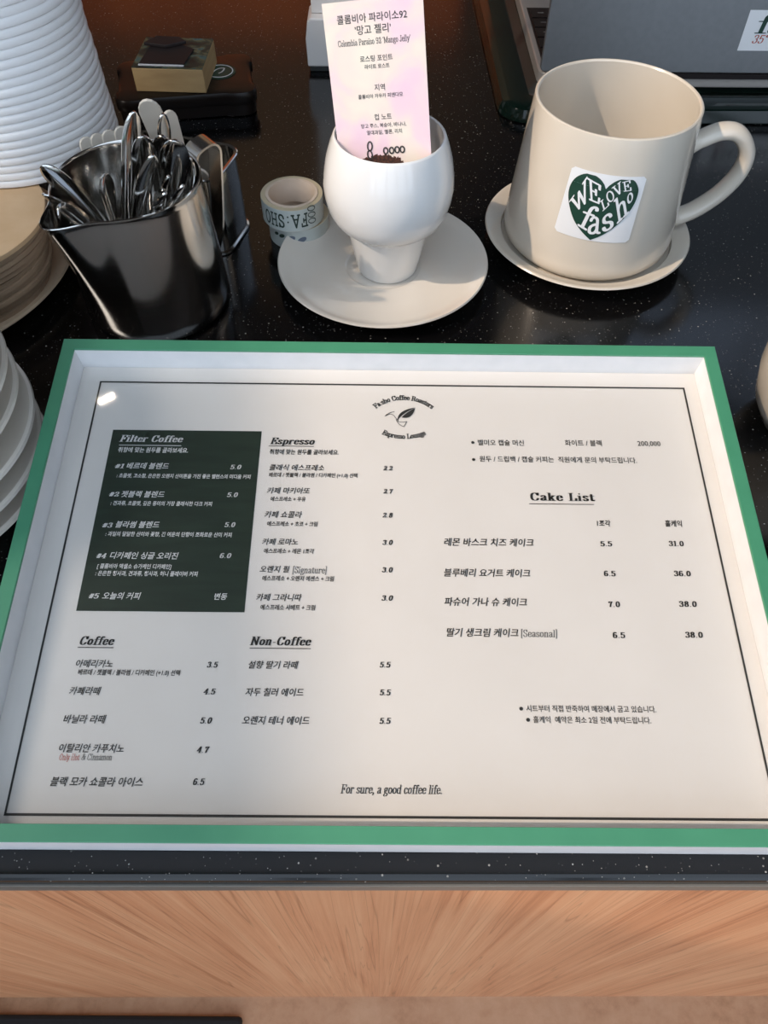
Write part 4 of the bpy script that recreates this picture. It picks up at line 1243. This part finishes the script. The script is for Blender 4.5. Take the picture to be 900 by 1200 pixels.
for k in range(ND):
    z0 = .0067 + k * .00372
    R_ = .0515 + .0065 * (k / ND) + random.uniform(-.0010, .0010)
    ph = random.uniform(0, 6)
    def wob(p, a, r_, z, ph=ph):
        q = .0007 * sin(3 * a + ph) * min(1, r_ / .05)
        return (p[0], p[1], z + q * .4)
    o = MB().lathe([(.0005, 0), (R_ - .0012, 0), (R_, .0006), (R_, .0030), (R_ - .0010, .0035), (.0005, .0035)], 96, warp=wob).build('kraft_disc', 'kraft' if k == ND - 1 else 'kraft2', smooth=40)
    o.location = (-.2560 + .0056 * k / ND + random.uniform(-.0012, .0012), .3040 - .0050 * k / ND + random.uniform(-.0012, .0012), z0)
    o.rotation_euler = (0, 0, random.uniform(0, 6))
    tag(o, 'topmost tan kraft paper disc of the pile on the beige plate' if k == ND - 1 else f'brown kraft paper disc, {ORD[k]} from the bottom of the pile on the beige plate' if k else 'brown kraft paper disc, lowest of the pile on the beige plate', 'paper disc', 'kraft discs on the beige plate')
ztop = .0067 + ND * .00372
bm_ = MB().lathe([(.0480, 0), (.0556, 0), (.0561, .0004), (.0563, .0012), (.0562, .0028), (.0558, .0036), (.0553, .0040), (.0549, .0043), (.0480, .0043)], 112, close=True)
bm_.lathe([(.0005, .0022), (.0485, .0022), (.0485, .0040), (.0005, .0040)], 48)
base = bm_.build('paper_bowl', 'bowlwhite', smooth=32)
NB = 34
for k in range(NB):
    o = base if k == 0 else base.copy()
    if k:
        COL.objects.link(o)
    o.location = (-.2242 - .00016 * k + random.uniform(-.0004, .0004), .3815 + random.uniform(-.0004, .0004), ztop + .0003 + k * .0043)
    o.rotation_euler = (0, 0, random.uniform(0, 6))
    tag(o, ('white paper bowl at the bottom of the tall tower, resting on the kraft discs' if k == 0 else f'white paper bowl, {ORD[k]} from the bottom of the tall tower at the left'), 'bowl', 'tower of white paper bowls')

# ------------------------------------------------------------------ stack of saucers at the left edge
R_ = .0641
prof = [(.0005, .0015), (.030, .0015), (.0315, 0), (.0345, 0), (.0362, .0030), (.0440, .0085), (.0560, .0140), (R_ - .0010, .0172), (R_, .0186), (R_ - .0004, .0200), (R_ - .0018, .0205), (R_ - .0034, .0198),
        (.0560, .0172), (.0450, .0146), (.0350, .0139), (.0200, .0137), (.0005, .0137)]
base = MB().lathe(prof, 128).build('stacked_saucer', 'ivory', smooth=40)
for k, (dx, dy, lab) in enumerate(((-.001, .001, 'ivory saucer at the very bottom of the stack at the left edge'), (.0005, -.001, 'ivory saucer second from the bottom of the left stack'),
                                   (.0015, .0, 'ivory saucer third from the bottom of the left stack, reaching furthest right'), (-.001, .001, 'ivory saucer third from the top of the left stack'),
                                   (.0, .0, 'ivory saucer second from the top of the left stack'), (.001, -.001, 'topmost ivory saucer of the left stack beside the framed menu'))):
    o = base if k == 0 else base.copy()
    if k:
        COL.objects.link(o)
    o.location = (-.2250 + dx, .1500 + dy, k * .0138)
    tag(o, lab, 'saucer', 'stack of saucers at the left edge')

# cup just reaching into the picture at the right edge
rc = thing('cream_cup', 'cream cup cut off by the right edge, beside the framed menu', 'cup', (.2245, .2080, 0))
MB().lathe([(.0005, .001), (.024, .001), (.025, 0), (.0275, .001), (.0340, .012), (.0385, .030), (.0400, .048), (.0404, .0560), (.0398, .0567), (.0390, .0562), (.0372, .030), (.0325, .013), (.024, .005), (.0005, .0045)], 112).build('body', 'cream', rc, smooth=40)
MB().sweep(spline([(.0385, 0, .046), (.052, 0, .047), (.058, 0, .036), (.050, 0, .022), (.0360, 0, .0185)]), ellring(.0045, .0032), side=(0, 1, 0)).build('handle', 'cream', rc, smooth=60)

# ------------------------------------------------------------------ ink pad and rubber stamp
PADZ = .0185
pad = thing('ink_pad', 'black tin ink pad with notched corners and round green emblem, far left', 'ink pad', (-.1600, .5440, 0), radians(10.5))
def notched(w, d, c, n=6):
    # rounded corners with a small waist beside each one
    pts = []
    for x, y in roundrect(w, d, c * .75, n):
        pts.append((x, y))
    out = []
    for (x, y), (x2, y2) in zip(pts, pts[1:] + pts[:1]):
        out.append((x, y))
        L = hypot(x2 - x, y2 - y)
        if L > .02:
            for t in (.10, .16, .5, .84, .90):
                q = .0 if t in (.10, .90) else .0018
                px, py = x + (x2 - x) * t, y + (y2 - y) * t
                out.append((px + q * (y2 - y) / L * -1, py + q * (x2 - x) / L))
    return out
def padring(mb, zs):
    loops = [[(x, y, z) for x, y in notched(w, d, .012)] for w, d, z in zs]
    k = len(loops[0])
    vs = [p for l in loops for p in l]
    fs = [(i * k + a, i * k + (a + 1) % k, (i + 1) * k + (a + 1) % k, (i + 1) * k + a) for i in range(len(loops) - 1) for a in range(k)]
    fs += [tuple(range(k - 1, -1, -1)), tuple((len(loops) - 1) * k + a for a in range(k))]
    return mb.add(vs, fs)
padring(MB(), [(.098, .060, 0), (.102, .064, .001), (.102, .064, .0095)]).build('tin_base', 'padtin', pad, smooth=40)
padring(MB(), [(.104, .066, .0097), (.105, .067, .0105), (.105, .067, .0160), (.103, .065, .0180), (.098, .060, PADZ)]).build('tin_lid', 'padtin', pad, smooth=40)
em = MB().lathe([(.0005, 0), (.0125, 0), (.0125, .0004), (.0005, .0004)], 48).build('round_emblem', 'forest', pad)
em.location = (.0265, .0030, PADZ)
mb = MB()
mb.lathe([(.0098, .0005), (.0105, .0005), (.0105, .0007), (.0098, .0007)], 48, close=True)
line(mb, qb((-.005, -.001), (-.001, .006), (.004, .004)), .0012, lambda x, y: (x, y, .0007))
line(mb, qb((.004, .004), (.003, -.002), (-.001, -.004)), .0012, lambda x, y: (x, y, .0007))
mb.build('emblem_mark', 'whiteink', em)
stamp = thing('rubber_stamp', 'wooden block rubber stamp with dark marbled face, lying on the ink pad', 'stamp', (-.1652, .5425, PADZ + .0002), radians(-1.5))
MB().box(-.0262, .0262, -.0250, .0250, 0, .0165).build('wood_block', 'blockwood', stamp, bevel=.0005)
MB().box(-.0260, .0260, -.0248, .0248, .0166, .0172).build('printed_label', 'marble', stamp)
mb = MB()
mb.prism([(-.0215, -.0205), (.0120, -.0205), (.0150, .0050), (.0060, .0110), (-.0190, .0090)], .0173, .0182)
mb.prism([(-.0235, .0080), (-.0160, .0200), (.0020, .0190), (.0080, .0120), (-.0060, .0040)], .0183, .0205)
mb.build('rubber_face', 'rubber', stamp, bevel=.0006)
MB().box(-.0215, .0120, -.0225, -.0208, .0173, .0178).build('white_edge', 'sticker', stamp)

# ------------------------------------------------------------------ white acrylic sign stand behind the card
sg = thing('sign_stand', 'white acrylic sign stand half hidden behind the pink card', 'sign stand', (-.0365, .6090, 0))
pts = roundrect(.066, .040, .004)
MB().box(-.0315, .0315, -.013, .013, 0, .0045).build('rubber_foot', 'foot', sg, bevel=.001)
mb = MB()
prof_ = [(-.0330, .0046), (.0330, .0046), (.0332, .0300), (.0315, .0380), (.0290, .0405), (-.0290, .0405), (-.0315, .0380), (-.0336, .0250)]
T = Matrix(((1, 0, 0, 0), (0, 0, -1, 0), (0, 1, 0, 0), (0, 0, 0, 1)))
mb.prism(prof_, -.0150, .0150, T=T)
mb.build('base_block', 'acrylwhite', sg, bevel=.0012)
MB().box(-.0285, .0285, -.0060, -.0030, .0406, .165).build('sign_panel', 'acrylwhite', sg, bevel=.0008)

# ------------------------------------------------------------------ laptop on a dark green tray
TY = radians(1.6)
TX, TYY = .0830, .5135
tr = thing('serving_tray', 'glossy dark green rectangular tray under the grey laptop', 'tray', (TX, TYY, 0), TY)
TW, TD = .400, .285
prof = [(.004, .0008), (.001, 0), (0, .0012), (.0008, .0050), (.0030, .0092), (.0060, .0108), (.0080, .0112), (.0225, .0112), (.0245, .0105), (.0300, .0078), (.0420, .0046), (.0440, .0042)]
loops = []
for d, z in prof:
    r_ = max(.004, .024 - d)
    loops.append([(x + TW / 2, y + TD / 2, z) for x, y in roundrect(TW - 2 * d, TD - 2 * d, r_, 8)])
k = len(loops[0])
vs = [p for l in loops for p in l]
fs = [(i * k + a, i * k + (a + 1) % k, (i + 1) * k + (a + 1) % k, (i + 1) * k + a) for i in range(len(loops) - 1) for a in range(k)]
fs += [tuple(range(k - 1, -1, -1)), tuple((len(loops) - 1) * k + a for a in range(k))]
MB().add(vs, fs).build('tray_body', 'tray', tr, smooth=30)

lp = thing('laptop', 'open grey laptop seen from behind its lid, standing on the green tray', 'laptop', (.1165, .5640, .0043), radians(.9))
LW, LD = .304, .212
o = MB().prism(roundrect(LW, LD, .010, 6, LW / 2, LD / 2), .0012, .0112).build('base', 'alu', lp, bevel=.0012)
for x, y in ((.02, .02), (LW - .02, .02), (.02, LD - .02), (LW - .02, LD - .02)):
    MB().lathe([(.0005, 0), (.006, 0), (.006, .0013), (.0005, .0013)], 24, c=(x, y)).build('rubber_foot', 'foot', lp)
MB().box(.0045, LW - .0045, .0120, .1240, .01125, .01132).build('keyboard_well', 'key', lp)
# keys: the rows nearest the hinge come first
rows_ = [(.0135, .0095, 14), (.0255, .0165, 14), (.0445, .0165, 14), (.0635, .0165, 13), (.0825, .0165, 12), (.1015, .0170, 10)]
kb = None
n_k = 0
for ri, (y0, h_, n_) in enumerate(rows_):
    pitch = (LW - .013) / n_
    for j in range(n_):
        if n_k >= 100:
            break
        x0 = .0065 + j * pitch
        o = MB().box(x0, x0 + pitch - .0024, y0, y0 + h_, .0114, .0124).build('key', 'key', lp)
        if j < 2:
            mk = MB()
            mk.box(x0 + .006, x0 + .011, y0 + h_ * .5, y0 + h_ * .5 + .0009, .01241, .01246)
            mk.build('key_legend', 'keymark', o)
        n_k += 1
MB().box(.10, .205, .130, .203, .01121, .01126).build('trackpad', 'lid', lp)
lean = radians(3.5)
LT = Matrix.Translation((0, -.0010, .0128)) @ Matrix.Rotation(-lean, 4, 'X')
mb = MB()
T = LT @ Matrix(((1, 0, 0, 0), (0, 0, -1, 0), (0, 1, 0, 0), (0, 0, 0, 1)))
mb.prism(roundrect(LW, .210, .004, 6, LW / 2, .105), -.0045, 0.0, T=T)
lidob = mb.build('lid', 'lid', lp, bevel=.0009)
mb = MB()
mb.prism(roundrect(LW - .008, .200, .006, 6, LW / 2, .106), -.0052, -.0046, T=T)
mb.build('screen', 'screen', lidob)
MB().box(.03, LW - .03, -.0015, .0035, .0085, .0124).build('hinge', 'key', lp)
mb = MB()
def on_lid(off):
    def f(x, y):
        return tuple(T @ Vector((x, y, off)))
    return f
SX, SY = .1505, .0165
f = on_lid(.0003)
mb.prism([(SX, SY), (SX + .075, SY), (SX + .075, SY + .0275), (SX, SY + .0275)], .00005, .0003, T=T)
ls = mb.build('lid_sticker', 'sticker', lidob)
ls['label'] = 'white sticker on the grey lid'
mb = MB()
nib_text(mb, 'fasho', SX + .0085, SX + .066, SY + .0120, .0125, on_lid(.0005), .072, .022, .10)
mb.build('printed_text', 'forest', ls)
mb = MB()
nib_text(mb, '35°', SX + .0085, SX + .0205, SY + .0052, .0058, on_lid(.0005), .060, .022, .20)
mb.build('printed_text', 'redink', ls)
bpy.context.view_layer.update()
